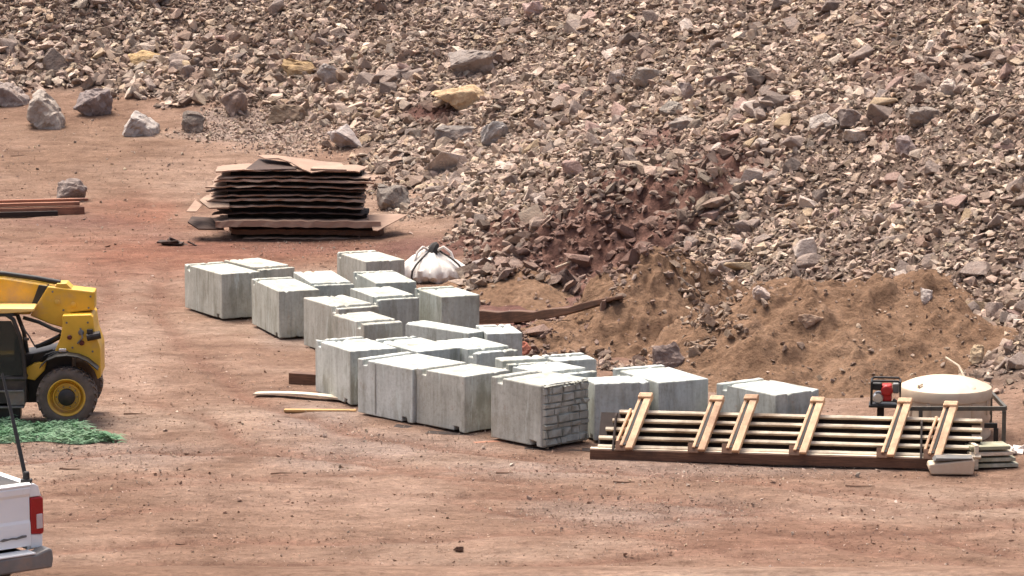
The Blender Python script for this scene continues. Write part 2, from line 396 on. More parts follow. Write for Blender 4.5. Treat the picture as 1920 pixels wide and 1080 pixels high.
# ------------------------------------------------------------ ground sheet (yard, left dirt slope, talus bed)
def spaced(segs):
    out = []
    for a, b, s in segs: out.append(np.arange(a, b, s))
    return np.concatenate(out)
gx = spaced([(-400, -120, 28), (-120, -50, 5), (-50, -26, 1.0), (-26, 19, 0.16), (19, 40, 1.0), (40, 120, 5), (120, 401, 28)])
gy = spaced([(-200, -20, 18), (-20, 30, 4), (30, 42, 0.8), (42, 64, 0.16), (64, 138, 0.20), (138, 170, 1.5), (170, 260, 8), (260, 620, 30)])
GX, GY = np.meshgrid(gx, gy); gX, gY = GX.ravel(), GY.ravel()
gZ = height(gX, gY); gS = signed(gX, gY)
def patch(px, py, rx, ry, X=gX, Y=gY, Z=gZ, seed=3, soft=0.5):
    PX, PY = proj(X, np.maximum(Y, 5), Z)
    d = np.hypot((PX - px) / rx, (PY - py) / ry) + (fbm(X * 0.5, Y * 0.5, 3, seed) - 0.5) * 0.9
    return sstep(1.0, 1 - soft, d) * (Y > 20)
nz = fbm(gX * 0.35, gY * 0.35, 4, 31)
soil_a = sstep(-0.6, 0.9, gS + (nz - 0.5) * 3)
soil_a *= 1 - 0.75 * patch(520, 265, 170, 60)
red = np.clip(patch(230, 490, 420, 110, seed=5, soft=0.9) * 0.75 + patch(250, 395, 140, 40, seed=6, soft=0.8) * 0.8 + patch(480, 470, 330, 40, seed=7, soft=0.8) * 0.6 + patch(1500, 1010, 600, 60, seed=8, soft=0.9) * 0.35, 0, 1)
tan = np.clip(patch(150, 290, 420, 110, seed=9, soft=0.8) * 0.85, 0, 1)
grey = np.clip(patch(590, 775, 150, 34, seed=44, soft=0.8) * 0.8 + patch(700, 840, 300, 55, seed=12, soft=0.8) * 0.7 + patch(200, 850, 300, 40, seed=13, soft=0.8) * 0.6 + patch(1250, 880, 500, 28, seed=14, soft=0.8) * 0.7
               + patch(1250, 960, 330, 40, seed=15, soft=0.9) * 0.6 + patch(480, 235, 170, 55, seed=16, soft=0.7) * 0.9 + patch(560, 630, 90, 30, seed=17) * 0.4, 0, 1)
redsoil_shade = np.clip(patch(785, 468, 120, 42, seed=51, soft=0.8) * 0.75 + patch(540, 466, 260, 20, seed=52, soft=0.8) * 0.45 + patch(120, 420, 230, 26, seed=53, soft=0.9) * 0.5 + patch(330, 445, 160, 26, seed=54, soft=0.9) * 0.4 + patch(980, 505, 150, 60, seed=55) * 0.7 + patch(1120, 450, 260, 90, seed=18, soft=0.7) + patch(1060, 600, 260, 90, seed=19, soft=0.6) + patch(820, 212, 80, 24, seed=20) * 0.9  # red soil; the leftmost patch also paints the shadow band below the timber beam
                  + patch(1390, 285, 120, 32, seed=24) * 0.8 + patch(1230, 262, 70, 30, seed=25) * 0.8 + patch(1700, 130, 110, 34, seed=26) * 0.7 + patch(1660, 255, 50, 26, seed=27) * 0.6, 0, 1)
near = (gY > 42) & (gY < 100) & (np.abs(gX) < 26); trk = np.zeros(len(gX)); trk[near] = track(gX[near], gY[near])
gZ = gZ - trk * 0.08 + near * trk * (fbm(gX * 5, gY * 5, 2, 171) - 0.5) * 0.05
pale = np.clip(patch(240, 660, 90, 110, seed=34, soft=0.9) * 0.7 + patch(620, 930, 420, 60, seed=35, soft=0.9) * 0.6 + patch(330, 320, 220, 60, seed=36, soft=0.9) * 0.4 + patch(1550, 950, 260, 30, seed=37, soft=0.9) * 0.4, 0, 1)
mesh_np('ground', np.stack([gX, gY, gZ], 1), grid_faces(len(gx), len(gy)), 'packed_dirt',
        {'soil': soil_a, 'red': red, 'tan': tan, 'grey': grey, 'track': trk, 'pale': pale, 'redsoil_shade': redsoil_shade}, True)['kind'] = 'structure'

# ------------------------------------------------------------ dirt piles: heightfields of their own
def pile(name, cx, cy, rx, ry, h, material, label, seed, rot=0.0, rough=0.35, n_=110, sharp=1.0, cat='dirt pile'):
    ph = np.linspace(0, 2 * np.pi, n_ * 2, endpoint=False); rr_ = np.linspace(0, 1.12, n_ // 2 + 20)
    PH, RR = np.meshgrid(ph, rr_); wob = 1 + (fbm(np.cos(PH) * 1.6 + 5, np.sin(PH) * 1.6 + 5, 3, seed) - 0.5) * 0.7
    lx = RR * np.cos(PH) * rx * wob; ly = RR * np.sin(PH) * ry * wob
    X = cx + lx * math.cos(rot) - ly * math.sin(rot); Y = cy + lx * math.sin(rot) + ly * math.cos(rot)
    prof = (1 - np.clip(RR, 0, 1.12) ** 1.35) * sharp
    Z0 = height(X, Y)
    nzz = (fbm(X * 0.9, Y * 0.9, 4, seed + 1) - 0.5) * rough * 1.6 + (fbm(X * 3.2, Y * 3.2, 3, seed + 2) - 0.5) * rough * 0.55
    Z = Z0 + h * prof + nzz * sstep(1.08, 0.75, RR) - 0.06
    V = np.stack([X.ravel(), Y.ravel(), Z.ravel()], 1)
    nr, na = X.shape; i = (np.arange(nr - 1)[:, None] * na + np.arange(na)[None, :]); j = (np.arange(nr - 1)[:, None] * na + (np.arange(na)[None, :] + 1) % na)
    F = np.stack([i.ravel(), i.ravel() + na, j.ravel() + na, j.ravel()], 1)[:, ::-1]
    o = mesh_np(name, V - np.array([cx, cy, 0]), F, material, None, True); o.location = (cx, cy, 0)
    tag(o, label, cat)
    from mathutils.bvhtree import BVHTree
    PILES.append((V, F)); return o
PILES = []
pile('dirt_pile', 7.0, 68.3, 4.4, 4.6, 2.0, 'soil_tan', 'large tan dirt pile heaped behind the concrete blocks and the leaning formwork panel', 41, 0.25, 0.6)
pile('dirt_pile', 3.75, 73.0, 2.4, 3.8, 2.1, 'soil_tan', 'smaller humped tan dirt pile left of the largest one, where the dark log ends', 47, -0.5, 0.6)
pile('dirt_pile', 0.15, 80.0, 1.9, 3.4, 0.62, 'soil_tan', 'low flat-topped tan dirt pile just right of the white bulk bag', 53, 0.2, 0.25)
pile('rubble_mound', 2.9, 84.5, 3.9, 4.8, 1.5, 'soil_red', 'dark reddish mound of soil and broken rock at the foot of the talus slope', 59, -0.5, 0.9, cat='rubble mound')
pile('rubble_mound', 0.5, 86.8, 2.5, 3.2, 0.75, 'soil_red', 'low dark red spread of soil and stones left of the big reddish mound', 67, 0.3, 0.7, cat='rubble mound')
pile('dirt_pile', 1.3, 71.0, 2.2, 2.6, 0.55, 'soil_tan', 'low brown dirt spread right behind the middle concrete blocks, under the dark log', 61, 0.3, 0.3)
# surface height with the piles on top
from mathutils.bvhtree import BVHTree
_bvh = [BVHTree.FromPolygons([tuple(p) for p in V], [tuple(f) for f in F]) for V, F in PILES]
def top(x, y):
    z = hz(x, y); hit_n = False
    for b_ in _bvh:
        h_ = b_.ray_cast(Vector((x, y, 60)), Vector((0, 0, -1)))
        if h_[0] is not None and h_[0].z > z: z = h_[0].z; hit_n = True
    return z, hit_n
def seen(px, py):                              # what surface point lies at that place of the view, piles included
    g = on_ground(px, py); o = Vector((0, 0, CAMH)); d = Vector(ray(px, py)).normalized(); best = g
    for b_ in _bvh:
        h_ = b_.ray_cast(o, d)
        if h_[0] is not None and (h_[0] - o).length < (best - o).length: best = h_[0]
    return best

# ------------------------------------------------------------ stones
def hull(seed, npt, sx=1, sy=0.8, sz=0.6, p=0.55):
    r = random.Random(seed); bm = bmesh.new()
    for k in range(npt):
        while True:
            q = Vector((r.uniform(-1, 1), r.uniform(-1, 1), r.uniform(-1, 1)))
            if 0.5 < q.length < 1.15: break
        bm.verts.new((q.x * sx, q.y * sy, q.z * sz))
    res = bmesh.ops.convex_hull(bm, input=bm.verts)
    bmesh.ops.delete(bm, geom=[v for v in bm.verts if not v.link_faces], context='VERTS')
    bmesh.ops.triangulate(bm, faces=bm.faces); bmesh.ops.recalc_face_normals(bm, faces=bm.faces)
    bm.verts.index_update(); V = np.array([v.co[:] for v in bm.verts]); F = np.array([[v.index for v in f.verts] for f in bm.faces]); bm.free()
    return V, F
T_big = [hull(100 + k, 16, 1, rnd.uniform(0.6, 0.95), rnd.uniform(0.45, 0.75)) for k in range(16)]
T_mid = [hull(200 + k, 12, 1, rnd.uniform(0.55, 0.95), rnd.uniform(0.35, 0.7)) for k in range(20)]
T_small = [hull(300 + k, 8, 1, rnd.uniform(0.5, 0.95), rnd.uniform(0.35, 0.7)) for k in range(16)]
def rotm(n_, tilt=1.0):
    a = RG.uniform(0, 2 * np.pi, n_); b_ = RG.normal(0, 0.55 * tilt, n_); c = RG.normal(0, 0.55 * tilt, n_)
    ca, sa, cb, sb, cc, sc_ = np.cos(a), np.sin(a), np.cos(b_), np.sin(b_), np.cos(c), np.sin(c)
    Rz = np.zeros((n_, 3, 3)); Rz[:, 0, 0] = ca; Rz[:, 0, 1] = -sa; Rz[:, 1, 0] = sa; Rz[:, 1, 1] = ca; Rz[:, 2, 2] = 1
    Rx = np.zeros((n_, 3, 3)); Rx[:, 0, 0] = 1; Rx[:, 1, 1] = cb; Rx[:, 1, 2] = -sb; Rx[:, 2, 1] = sb; Rx[:, 2, 2] = cb
    Ry = np.zeros((n_, 3, 3)); Ry[:, 1, 1] = 1; Ry[:, 0, 0] = cc; Ry[:, 0, 2] = sc_; Ry[:, 2, 0] = -sc_; Ry[:, 2, 2] = cc
    return np.einsum('nij,njk,nkl->nil', Rx, Ry, Rz)
def scatter(name, X, Y, S, T, material, sink=0.15, rv=None, Z=None, tilt=1.0):
    n_ = len(X); Z = height(X, Y) if Z is None else Z; Rm = rotm(n_, tilt); idx = RG.integers(0, len(T), n_)
    rv = RG.random(n_) if rv is None else rv; Vs = []; Fs = []; As = []; k = 0
    for t, (V, F) in enumerate(T):
        m_ = np.where(idx == t)[0]
        if not len(m_): continue
        P = np.einsum('nij,vj->nvi', Rm[m_], V) * S[m_][:, None, None]
        P[:, :, 0] += X[m_][:, None]; P[:, :, 1] += Y[m_][:, None]; P[:, :, 2] += (Z[m_] + S[m_] * (0.42 - sink))[:, None]
        Vs.append(P.reshape(-1, 3)); f = F[None] + (np.arange(len(m_)) * len(V))[:, None, None] + k; Fs.append(f.reshape(-1, 3)); k += len(m_) * len(V)
        As.append(np.repeat(rv[m_], len(V)))
    return Vs, Fs, As
def dust(V):
    X, Y, Z = V[:, 0].astype(float), V[:, 1].astype(float), V[:, 2].astype(float); d = np.zeros(len(X)); e = np.zeros(len(X))
    for (a, b_, c, f, s_) in ((1130, 460, 280, 95, 0.85), (1050, 600, 260, 90, 0.6), (960, 500, 130, 50, 0.5), (820, 212, 80, 24, 0.8), (1390, 285, 140, 40, 0.4), (1230, 262, 90, 32, 0.5), (1700, 130, 130, 40, 0.35)):
        d = np.maximum(d, s_ * patch(a, b_, c, f, X, Y, Z, 18, 0.7))
    e = 0.55 * patch(1500, 640, 420, 130, X, Y, Z, 33, 0.6)
    return {'dust': d, 'tandust': e}
def bag(parts):                                   # several scatters into one mesh
    V = []; F = []; A = []; k = 0
    for Vs, Fs, As in parts:
        nv = 0
        for v, f, a in zip(Vs, Fs, As):
            V.append(v); F.append(f + k); A.append(a); nv += len(v)
        k += nv
    return np.concatenate(V), np.concatenate(F), np.concatenate(A)
def talus_points(n_, lo, hi, keep_soil=1.0):
    X = RG.uniform(-34, 22, n_); Y = RG.uniform(52, 152, n_); s = signed(X, Y)
    k = (s > lo) & (s < hi); X, Y, s = X[k], Y[k], s[k]; Z = height(X, Y)
    PX, PY = proj(X, Y, Z); k = (PX > -420) & (PX < 2340) & (PY > -260) & (PY < 1000)
    X, Y, Z, s, PX, PY = [q[k] for q in (X, Y, Z, s, PX, PY)]
    edge = sstep(-1.2, 1.2, s + (fbm(X * 0.4, Y * 0.4, 3, 71) - 0.5) * 3.2)
    so_ = np.zeros(len(X))
    for (a, b_, c, d, e) in ((1120, 450, 270, 90, 0.8), (1060, 600, 240, 80, 0.6), (1560, 330, 200, 30, 0.35), (820, 212, 80, 22, 0.85), (1390, 285, 120, 30, 0.7), (1230, 262, 70, 28, 0.7), (1700, 130, 110, 32, 0.6), (1660, 255, 50, 24, 0.5)):
        so_ = np.maximum(so_, e * patch(a, b_, c, d, X, Y, Z, 18, 0.6))
    k = RG.random(len(X)) < edge * (1 - keep_soil * so_)
    return X[k], Y[k], Z[k], s[k], PX[k], PY[k]
def coarse(X, Y, PX, PY):                          # stones are larger low on the left and along the middle ledge
    g = 0.82 + 0.13 * sstep(1500, 900, PX) + 0.5 * sstep(1000, 250, PX) * sstep(40, 110, PY)
    g = g + 0.35 * patch(620, 150, 330, 60, X, Y, height(X, Y), 77, 0.9) + 0.35 * patch(1350, 190, 330, 70, X, Y, height(X, Y), 78, 0.9)
    return g * (0.72 + 0.6 * fbm(X * 0.25, Y * 0.25, 3, 79))
parts = []
X, Y, Z, s, PX, PY = talus_points(42000, -1.2, 19)
S = RG.lognormal(math.log(0.235), 0.33, len(X)) * coarse(X, Y, PX, PY)
order = np.argsort(-S / Y)
inview = (PX > -10) & (PX < 1930) & (PY > -10) & (PY < 760)
NAMED = [(20,172,66),(83,199,74),(173,190,74),(261,230,68),(361,229,46),(437,191,52),(132,354,58),(268,109,66),(562,127,68),(622,138,56),(648,255,76),(858,184,104),(852,250,76),(926,247,50),(737,369,64),(885,117,92),(1776,162,42),(1733,218,66),(1548,227,58),(1604,251,48),(1598,219,50),(1002,17,48),(1214,141,64),(1262,201,58),(1290,170,34),(1280,231,56),(1155,142,38),(1066,520,48),(1520,598,52),(1832,662,36),(1435,548,46),(1738,551,26),(1244,669,74),(540,212,86),(1702,272,44),(985,650,24),(72,822,12),(859,1030,22)]      # places of the boulders built one by one below
clear = np.ones(len(X), bool)
for qx, qy, qw in NAMED: clear &= (np.hypot(PX - qx, (PY - qy) * 1.2) > qw * .75 + 14)
big = [i for i in order if inview[i] and clear[i]][:225]
drop = ~clear & (S / Y * FPX > 24)
isbig = np.zeros(len(X), bool); isbig[big] = True
BIG = (X[big], Y[big], Z[big], S[big], PX[big], PY[big])
k = ~isbig & ~drop
parts.append(scatter('', X[k], Y[k], S[k], T_mid, '', 0.22, Z=Z[k]))
X, Y, Z, s, PX, PY = talus_points(260000, -1.4, 19)
S = RG.lognormal(math.log(0.135), 0.32, len(X)) * coarse(X, Y, PX, PY)
parts.append(scatter('', X, Y, S, T_mid, '', 0.16, Z=Z))
X, Y, Z, s, PX, PY = talus_points(420000, -2.2, 18, 0.7)
S = RG.lognormal(math.log(0.07), 0.3, len(X)) * coarse(X, Y, PX, PY)
parts.append(scatter('', X, Y, S, T_small, '', 0.05, Z=Z))
V, F, A = bag(parts)
print('talus tris', len(F))
o = mesh_np('talus_rubble', V, F, 'rubble', {'rv': A, **dust(V)}); tag(o, 'grey and pinkish broken rock covering the whole talus slope', 'rubble', kind='stuff')
# loose stones on the piles and gravel over the yard
parts = []
def pile_points(n_, box):
    out = []
    for _ in range(n_):
        x = rnd.uniform(box[0], box[1]); y = rnd.uniform(box[2], box[3]); z, h_ = top(x, y)
        if h_: out.append((x, y, z))
    return np.array(out)
P = pile_points(2600, (-1.5, 7.5, 79, 90)); parts.append(scatter('', P[:, 0], P[:, 1], RG.lognormal(math.log(0.12), 0.5, len(P)), T_mid, '', 0.12, RG.random(len(P)) * 0.7, P[:, 2]))
P = pile_points(2200, (0.5, 12.5, 63, 79)); parts.append(scatter('', P[:, 0], P[:, 1], RG.lognormal(math.log(0.04), 0.5, len(P)), T_mid, '', 0.1, RG.random(len(P)), P[:, 2]))
n_ = 4200; X = RG.uniform(-2, 5.5, n_); Y = RG.uniform(66, 84, n_); k = signed(X, Y) < 1; k &= X > -1 + (Y - 66) * 0.0
X, Y = X[k], Y[k]; Zt = np.array([top(a, b_)[0] for a, b_ in zip(X, Y)])
dens = fbm(X * 0.6, Y * 0.6, 3, 87) > 0.5; parts.append(scatter('', X[dens], Y[dens], RG.lognormal(math.log(0.09), 0.5, dens.sum()), T_mid, '', 0.1, RG.random(dens.sum()) * 0.8, Zt[dens]))
V, F, A = bag(parts); o = mesh_np('loose_stones', V, F, 'rubble', {'rv': A, **dust(V)}); tag(o, 'loose stones strewn over the dirt piles and between them', 'loose stones', kind='stuff')
parts = []
n_ = 150000; Y = 44 + (RG.random(n_) ** 1.4) * 84; X = (RG.random(n_) - 0.5) * 0.40 * Y
k = (signed(X, Y) < 0.5); X, Y = X[k], Y[k]; Z = height(X, Y)
gm = np.clip(0.10 + 0.9 * np.maximum.reduce([patch(700, 840, 320, 60, X, Y, Z, 12, 0.8), patch(200, 850, 320, 45, X, Y, Z, 13, 0.8), patch(1300, 890, 620, 34, X, Y, Z, 14, 0.8), patch(1250, 960, 360, 50, X, Y, Z, 15, .9),
     patch(500, 240, 230, 75, X, Y, Z, 16, .7), patch(700, 470, 260, 40, X, Y, Z, 88, .8) * 0.5]), 0, 1)
k = RG.random(len(X)) < gm; X, Y, Z = X[k], Y[k], Z[k]
S = RG.lognormal(math.log(0.021), 0.55, len(X)) * (0.7 + 0.8 * sstep(80, 112, Y)); parts.append(scatter('', X, Y, S, T_small, '', 0.12, 0.38 + RG.random(len(X)) * 0.6, Z))
n_ = 30000; X = RG.uniform(-17, -3, n_); Y = RG.uniform(104, 130, n_); Z = height(X, Y); k = (RG.random(n_) < patch(500, 240, 190, 62, X, Y, Z, 16, .8)) & (signed(X, Y) < 1.5); X, Y, Z = X[k], Y[k], Z[k]
parts.append(scatter('', X, Y, RG.lognormal(math.log(0.075), 0.4, len(X)), T_small, '', 0.15, .35 + RG.random(len(X)) * .55, Z))
V, F, A = bag(parts); o = mesh_np('gravel', V, F, 'rubble', {'rv': A, **dust(V)}); tag(o, 'fine gravel scattered over the packed dirt yard', 'gravel', kind='stuff')

n_ = 110000; Y = 44 + (RG.random(n_) ** 1.25) * 84; X = (RG.random(n_) - 0.5) * 0.40 * Y
k = (signed(X, Y) < 0.8); X, Y = X[k], Y[k]; k = RG.random(len(X)) < 0.25 + 0.75 * sstep(.4, .6, fbm(X * .4, Y * .3, 4, 93)); X, Y = X[k], Y[k]; Z = height(X, Y)
k = RG.random(len(X)) < 0.62 * (1 - 0.6 * sstep(92, 104, Y)); X, Y, Z = X[k], Y[k], Z[k]
S = RG.lognormal(math.log(0.022), 0.5, len(X)) * (0.75 + 0.7 * sstep(70, 112, Y))
V, F, A = bag([scatter('', X, Y, S, T_small, '', 0.3, np.clip(RG.normal(.52, .24, len(X)), 0, 1), Z, .6)])
o = mesh_np('dirt_clods', V, F, 'clod', {'rv': A}); tag(o, 'small dirt clods and crumbs all over the packed yard', 'dirt clods', kind='stuff')
# individual larger stones of the slope
ROCKMESH = []
for t, (V, F) in enumerate(T_big + T_mid):
    me = bpy.data.meshes.new('rock'); me.from_pydata([tuple(p) for p in V], [], [tuple(int(i) for i in f) for f in F])
    bm = bmesh.new(); bm.from_mesh(me); bmesh.ops.dissolve_limit(bm, angle_limit=R_(12), verts=bm.verts, edges=bm.edges)
    bmesh.ops.bevel(bm, geom=list(bm.edges), offset=0.03, segments=1, affect='EDGES', profile=0.5); bm.to_mesh(me); bm.free()
    me.materials.append(M['boulder']); ROCKMESH.append(me)
PAL = [('grey', (0.283, 0.222, 0.187)), ('dark grey', (0.180, 0.142, 0.121)), ('pale', (0.476, 0.393, 0.335)), ('pinkish', (0.342, 0.234, 0.196)), ('tan', (0.399, 0.297, 0.193))]
def zone(px, py):
    if px < 480: return 'at the left end of the slope'
    if px < 960: return 'above the board stack' if py > 100 else 'high in the middle of the slope'
    if py < 130: return 'high on the right of the slope'
    if px < 1440: return 'over the dark red mound'
    return 'over the large dirt pile'
for i in range(len(BIG[0])):
    x, y, z, s_, px, py = [q[i] for q in BIG]
    nm, c = PAL[rnd.choices(range(5), (44, 18, 18, 16, 4))[0]]
    o = bpy.data.objects.new('rock', rnd.choice(ROCKMESH)); COL.objects.link(o); j = rnd.uniform(0.85, 1.15)
    o.color = (c[0] * j, c[1] * j, c[2] * j, 1); o.location = (x, y, z + s_ * 0.18); o.scale = (s_ * 1.1, s_ * 1.1, s_ * 1.1)
    o.rotation_euler = (rnd.gauss(0, 0.45), rnd.gauss(0, 0.45), rnd.uniform(0, 6.28))
    zn = zone(px, py); tag(o, 'larger %s rock in the rubble %s' % (nm, zn), 'rock', 'larger %s rocks %s' % (nm, zn))
# boulders that can be told apart: px centre, px base, width px, height px, colour, label
def rotate_mesh(seed, npt, sx, sy, sz, lean=0.0):
    V, F = hull(seed, npt, 1, 1, 1); lo, hi = V.min(0), V.max(0); V = (V - (lo + hi) / 2) / (hi - lo)
    V = V * np.array([sx, sy, sz]); V[:, 0] += V[:, 2] * lean
    return V, F
def boulder(px, pb, wpx, hpx, col, label, seed, npt=18, lean=0.0, depth=0.8, shape=None, sink=0.15, name='boulder', cat='boulder'):
    g = seen(px, pb); sc = FPX / (g.y)
    W, Hh = wpx / sc, hpx / sc; D = min(W, Hh * 1.4) * depth
    if shape is None:
        V, F = rotate_mesh(seed, npt, W, D, Hh * 1.12, lean)
        me = bpy.data.meshes.new(name); me.from_pydata([tuple(p) for p in V], [], [tuple(int(i) for i in f) for f in F])
    else:                                            # outline in the (x,z) plane of the stone, given real thickness
        mb = MB(); nn = len(shape); cx = sum(p[0] for p in shape) / nn; cz = sum(p[1] for p in shape) / nn
        def L(f, yy, o_=0.0): return [((cx + (p[0] - cx) * f - 0.5) * W, yy, (cz + (p[1] - cz) * f - 0.5 + o_) * Hh) for p in shape]
        vs = L(0.82, -D * 0.5, -0.03) + L(1, -D * 0.15) + L(0.97, D * 0.3, 0.02) + L(0.6, D * 0.55, 0.03)
        fs = [tuple(range(nn)), tuple(range(4 * nn - 1, 3 * nn - 1, -1))]
        for r_ in range(3): fs += [(r_ * nn + (i + 1) % nn, r_ * nn + i, (r_ + 1) * nn + i, (r_ + 1) * nn + (i + 1) % nn) for i in range(nn)]
        mb.add(vs, fs); me = bpy.data.meshes.new(name); me.from_pydata(mb.v, [], mb.f)
    bm = bmesh.new(); bm.from_mesh(me); bmesh.ops.recalc_face_normals(bm, faces=bm.faces)
    if shape is None: bmesh.ops.dissolve_limit(bm, angle_limit=R_(10), verts=bm.verts, edges=bm.edges)
    bmesh.ops.bevel(bm, geom=list(bm.edges), offset=min(W, Hh) * 0.03, segments=1, affect='EDGES', profile=0.6)
    bmesh.ops.triangulate(bm, faces=bm.faces); bmesh.ops.subdivide_edges(bm, edges=[e for e in bm.edges if e.calc_length() > W * .12], cuts=2, use_grid_fill=True)
    bmesh.ops.triangulate(bm, faces=bm.faces); bmesh.ops.subdivide_edges(bm, edges=[e for e in bm.edges if e.calc_length() > W * .08], cuts=1)
    bm.normal_update(); q_ = min(W, Hh)
    for v in bm.verts:
        n1 = mnoise.noise(v.co * (2.6 / q_) + Vector((seed, 0, 0))); n2 = mnoise.cell(v.co * (3.4 / q_) + Vector((0, seed, 0)))
        v.co += v.normal * q_ * (0.055 * n1 + 0.045 * n2 + 0.03 * mnoise.noise(v.co * (7 / q_)))
    bm.to_mesh(me); bm.free()
    me.materials.append(M['boulder']); o = bpy.data.objects.new(name, me); COL.objects.link(o)
    o.location = (g.x, g.y + D * 0.3, g.z + Hh * (0.5 - sink)); o.color = (*col, 1)
    return tag(o, label, cat)
GR, DG, PL, PK, TN, OC = (0.276, 0.224, 0.196), (0.161, 0.132, 0.115), (0.414, 0.345, 0.299), (0.345, 0.253, 0.218), (0.414, 0.305, 0.184), (0.483, 0.333, 0.172)
boulder(20, 197, 66, 50, GR, 'flat grey slab boulder cut off at the left edge of the photo', 1, shape=[(0, .2), (.55, 0), (1, .1), (.95, .35), (.6, .75), (.1, 1)], depth=1.2)
boulder(83, 240, 74, 82, (0.40, 0.34, 0.285), 'tall pale slab boulder with a curved edge leaning to the right', 2, shape=[(.05, .35), (.4, .05), (.8, 0), (1, .05), (.95, .35), (.7, .7), (.35, 1), (.1, .8)], depth=1.0)
boulder(173, 217, 74, 54, (0.25, 0.205, 0.19), 'mauve grey boulder standing on the beige dirt right of the leaning slab', 3, 20)
boulder(261, 253, 68, 46, (0.43, 0.38, 0.34), 'pale grey wedge shaped boulder alone on the beige dirt slope', 4, shape=[(0, .1), (.1, 0), (1, .05), (.98, .45), (.6, .85), (.3, 1), (.12, .6)], depth=1.2)
boulder(361, 250, 46, 42, (0.19, 0.155, 0.13), 'squat dark boulder at the right end of the boulder row', 5, 20)
boulder(437, 218, 52, 54, (0.27, 0.20, 0.165), 'upright brown boulder with a pale cap at the foot of the rubble', 6, 16)
boulder(132, 377, 58, 46, GR, 'grey boulder right behind the rust brown timber beam', 7, 18)
boulder(268, 126, 66, 34, OC, 'tan oblong boulder high in the left part of the rubble', 8, 16)
boulder(562, 147, 68, 40, (0.38, 0.26, 0.14), 'ochre boulder above the board stack, beside a grey one', 9, 16)
boulder(622, 162, 56, 48, (0.30, 0.26, 0.235), 'rounded grey boulder just right of the ochre boulder', 10, 22)
boulder(648, 280, 76, 50, (0.42, 0.36, 0.33), 'block shaped grey boulder with a pale right face, above the board stack', 11, 14)
boulder(858, 212, 104, 56, (0.47, 0.335, 0.20), 'big yellow tan flake of rock, the brightest of the slope', 12, shape=[(0, .78), (.3, .6), (.55, .15), (.68, 0), (.95, .35), (1, .75), (.8, 1), (.4, .92)], depth=0.9)
boulder(852, 268, 76, 36, (0.25, 0.215, 0.19), 'grey block lying under the dark red soil patch below the yellow flake', 13, 16)
boulder(926, 272, 50, 50, (0.29, 0.265, 0.245), 'bluish grey upright rock slab right of the yellow flake', 14, 14, 0.3)
boulder(737, 394, 64, 50, (0.24, 0.205, 0.175), 'grey pyramid shaped rock beside the right end of the board stack', 15, 12)
boulder(885, 142, 92, 50, (0.28, 0.235, 0.205), 'largest grey boulder of the middle slope, above the yellow flake', 16, 18)
boulder(1776, 181, 42, 38, (0.52, 0.43, 0.36), 'pale rounded boulder sitting alone high on the right slope', 17, 24)
boulder(1733, 238, 66, 40, (0.30, 0.25, 0.21), 'broad grey boulder just below the pale rounded one', 18, 18)
boulder(1548, 245, 58, 36, (0.43, 0.37, 0.32), 'pale boulder in the row of blocks across the right slope', 19, 16)
boulder(1604, 266, 48, 30, (0.50, 0.42, 0.35), 'pale flat boulder at the lower end of the row of blocks on the right slope', 20, 14)
boulder(1598, 238, 50, 38, (0.25, 0.20, 0.175), 'dark grey boulder between two pale ones on the right slope', 21, 16)
boulder(1002, 32, 48, 30, (0.46, 0.33, 0.29), 'pink slab near the top edge of the photo', 22, 14)
boulder(1214, 158, 64, 34, (0.31, 0.265, 0.225), 'grey brown boulder at the top of the middle boulder cluster', 23, 16)
boulder(1262, 216, 58, 30, (0.27, 0.235, 0.20), 'dark flat boulder in the middle boulder cluster', 24, 14)
boulder(1290, 190, 34, 40, (0.25, 0.20, 0.18), 'upright pointed grey rock in the middle boulder cluster', 25, 12)
boulder(1280, 247, 56, 32, (0.33, 0.28, 0.24), 'grey boulder at the foot of the middle boulder cluster', 26, 16)
boulder(1155, 157, 38, 30, (0.40, 0.33, 0.28), 'oval pale grey stone at the left end of the middle boulder cluster', 27, 22)
boulder(1066, 542, 48, 44, (0.10, 0.068, 0.058), 'dark angular boulder on the ground between the red mound and the low tan pile', 28, 14)
boulder(1520, 610, 52, 24, (0.42, 0.29, 0.20), 'tan stone on the upper face of the large dirt pile', 29, 14)
boulder(1832, 682, 36, 40, (0.52, 0.39, 0.25), 'tan slab of rock on the slope above the water tank', 30, 12)
boulder(1435, 562, 46, 28, (0.50, 0.40, 0.34), 'pale rounded stone at the edge of the rubble above the large dirt pile', 31, 18)
boulder(1738, 566, 26, 30, (0.55, 0.47, 0.41), 'small white upright stone low on the right slope', 32, 12)
boulder(1244, 700, 74, 62, (0.20, 0.15, 0.13), 'mauve slab of rock leaning in the gap between the two tan dirt piles', 33, 12, 0.6, depth=0.5)
boulder(540, 230, 86, 36, (0.25, 0.185, 0.13), 'flat brown boulder in the gravel above the board stack', 34, 14)
boulder(1702, 292, 44, 40, (0.31, 0.24, 0.215), 'mauve boulder on the right slope under the broad grey one', 35, 16)
boulder(985, 663, 24, 26, (0.42, 0.15, 0.10), 'small red stone with a white top beside the end of the middle blocks', 36, 10, name='stone', cat='stone')
boulder(72, 826, 12, 9, (0.62, 0.58, 0.52), 'small white stone on the dirt in front of the green netting', 37, 10, name='stone', cat='stone')
boulder(859, 1036, 22, 12, (0.09, 0.05, 0.035), 'dark brown clod lying alone on the dirt in the foreground', 38, 10, name='clod', cat='clod')
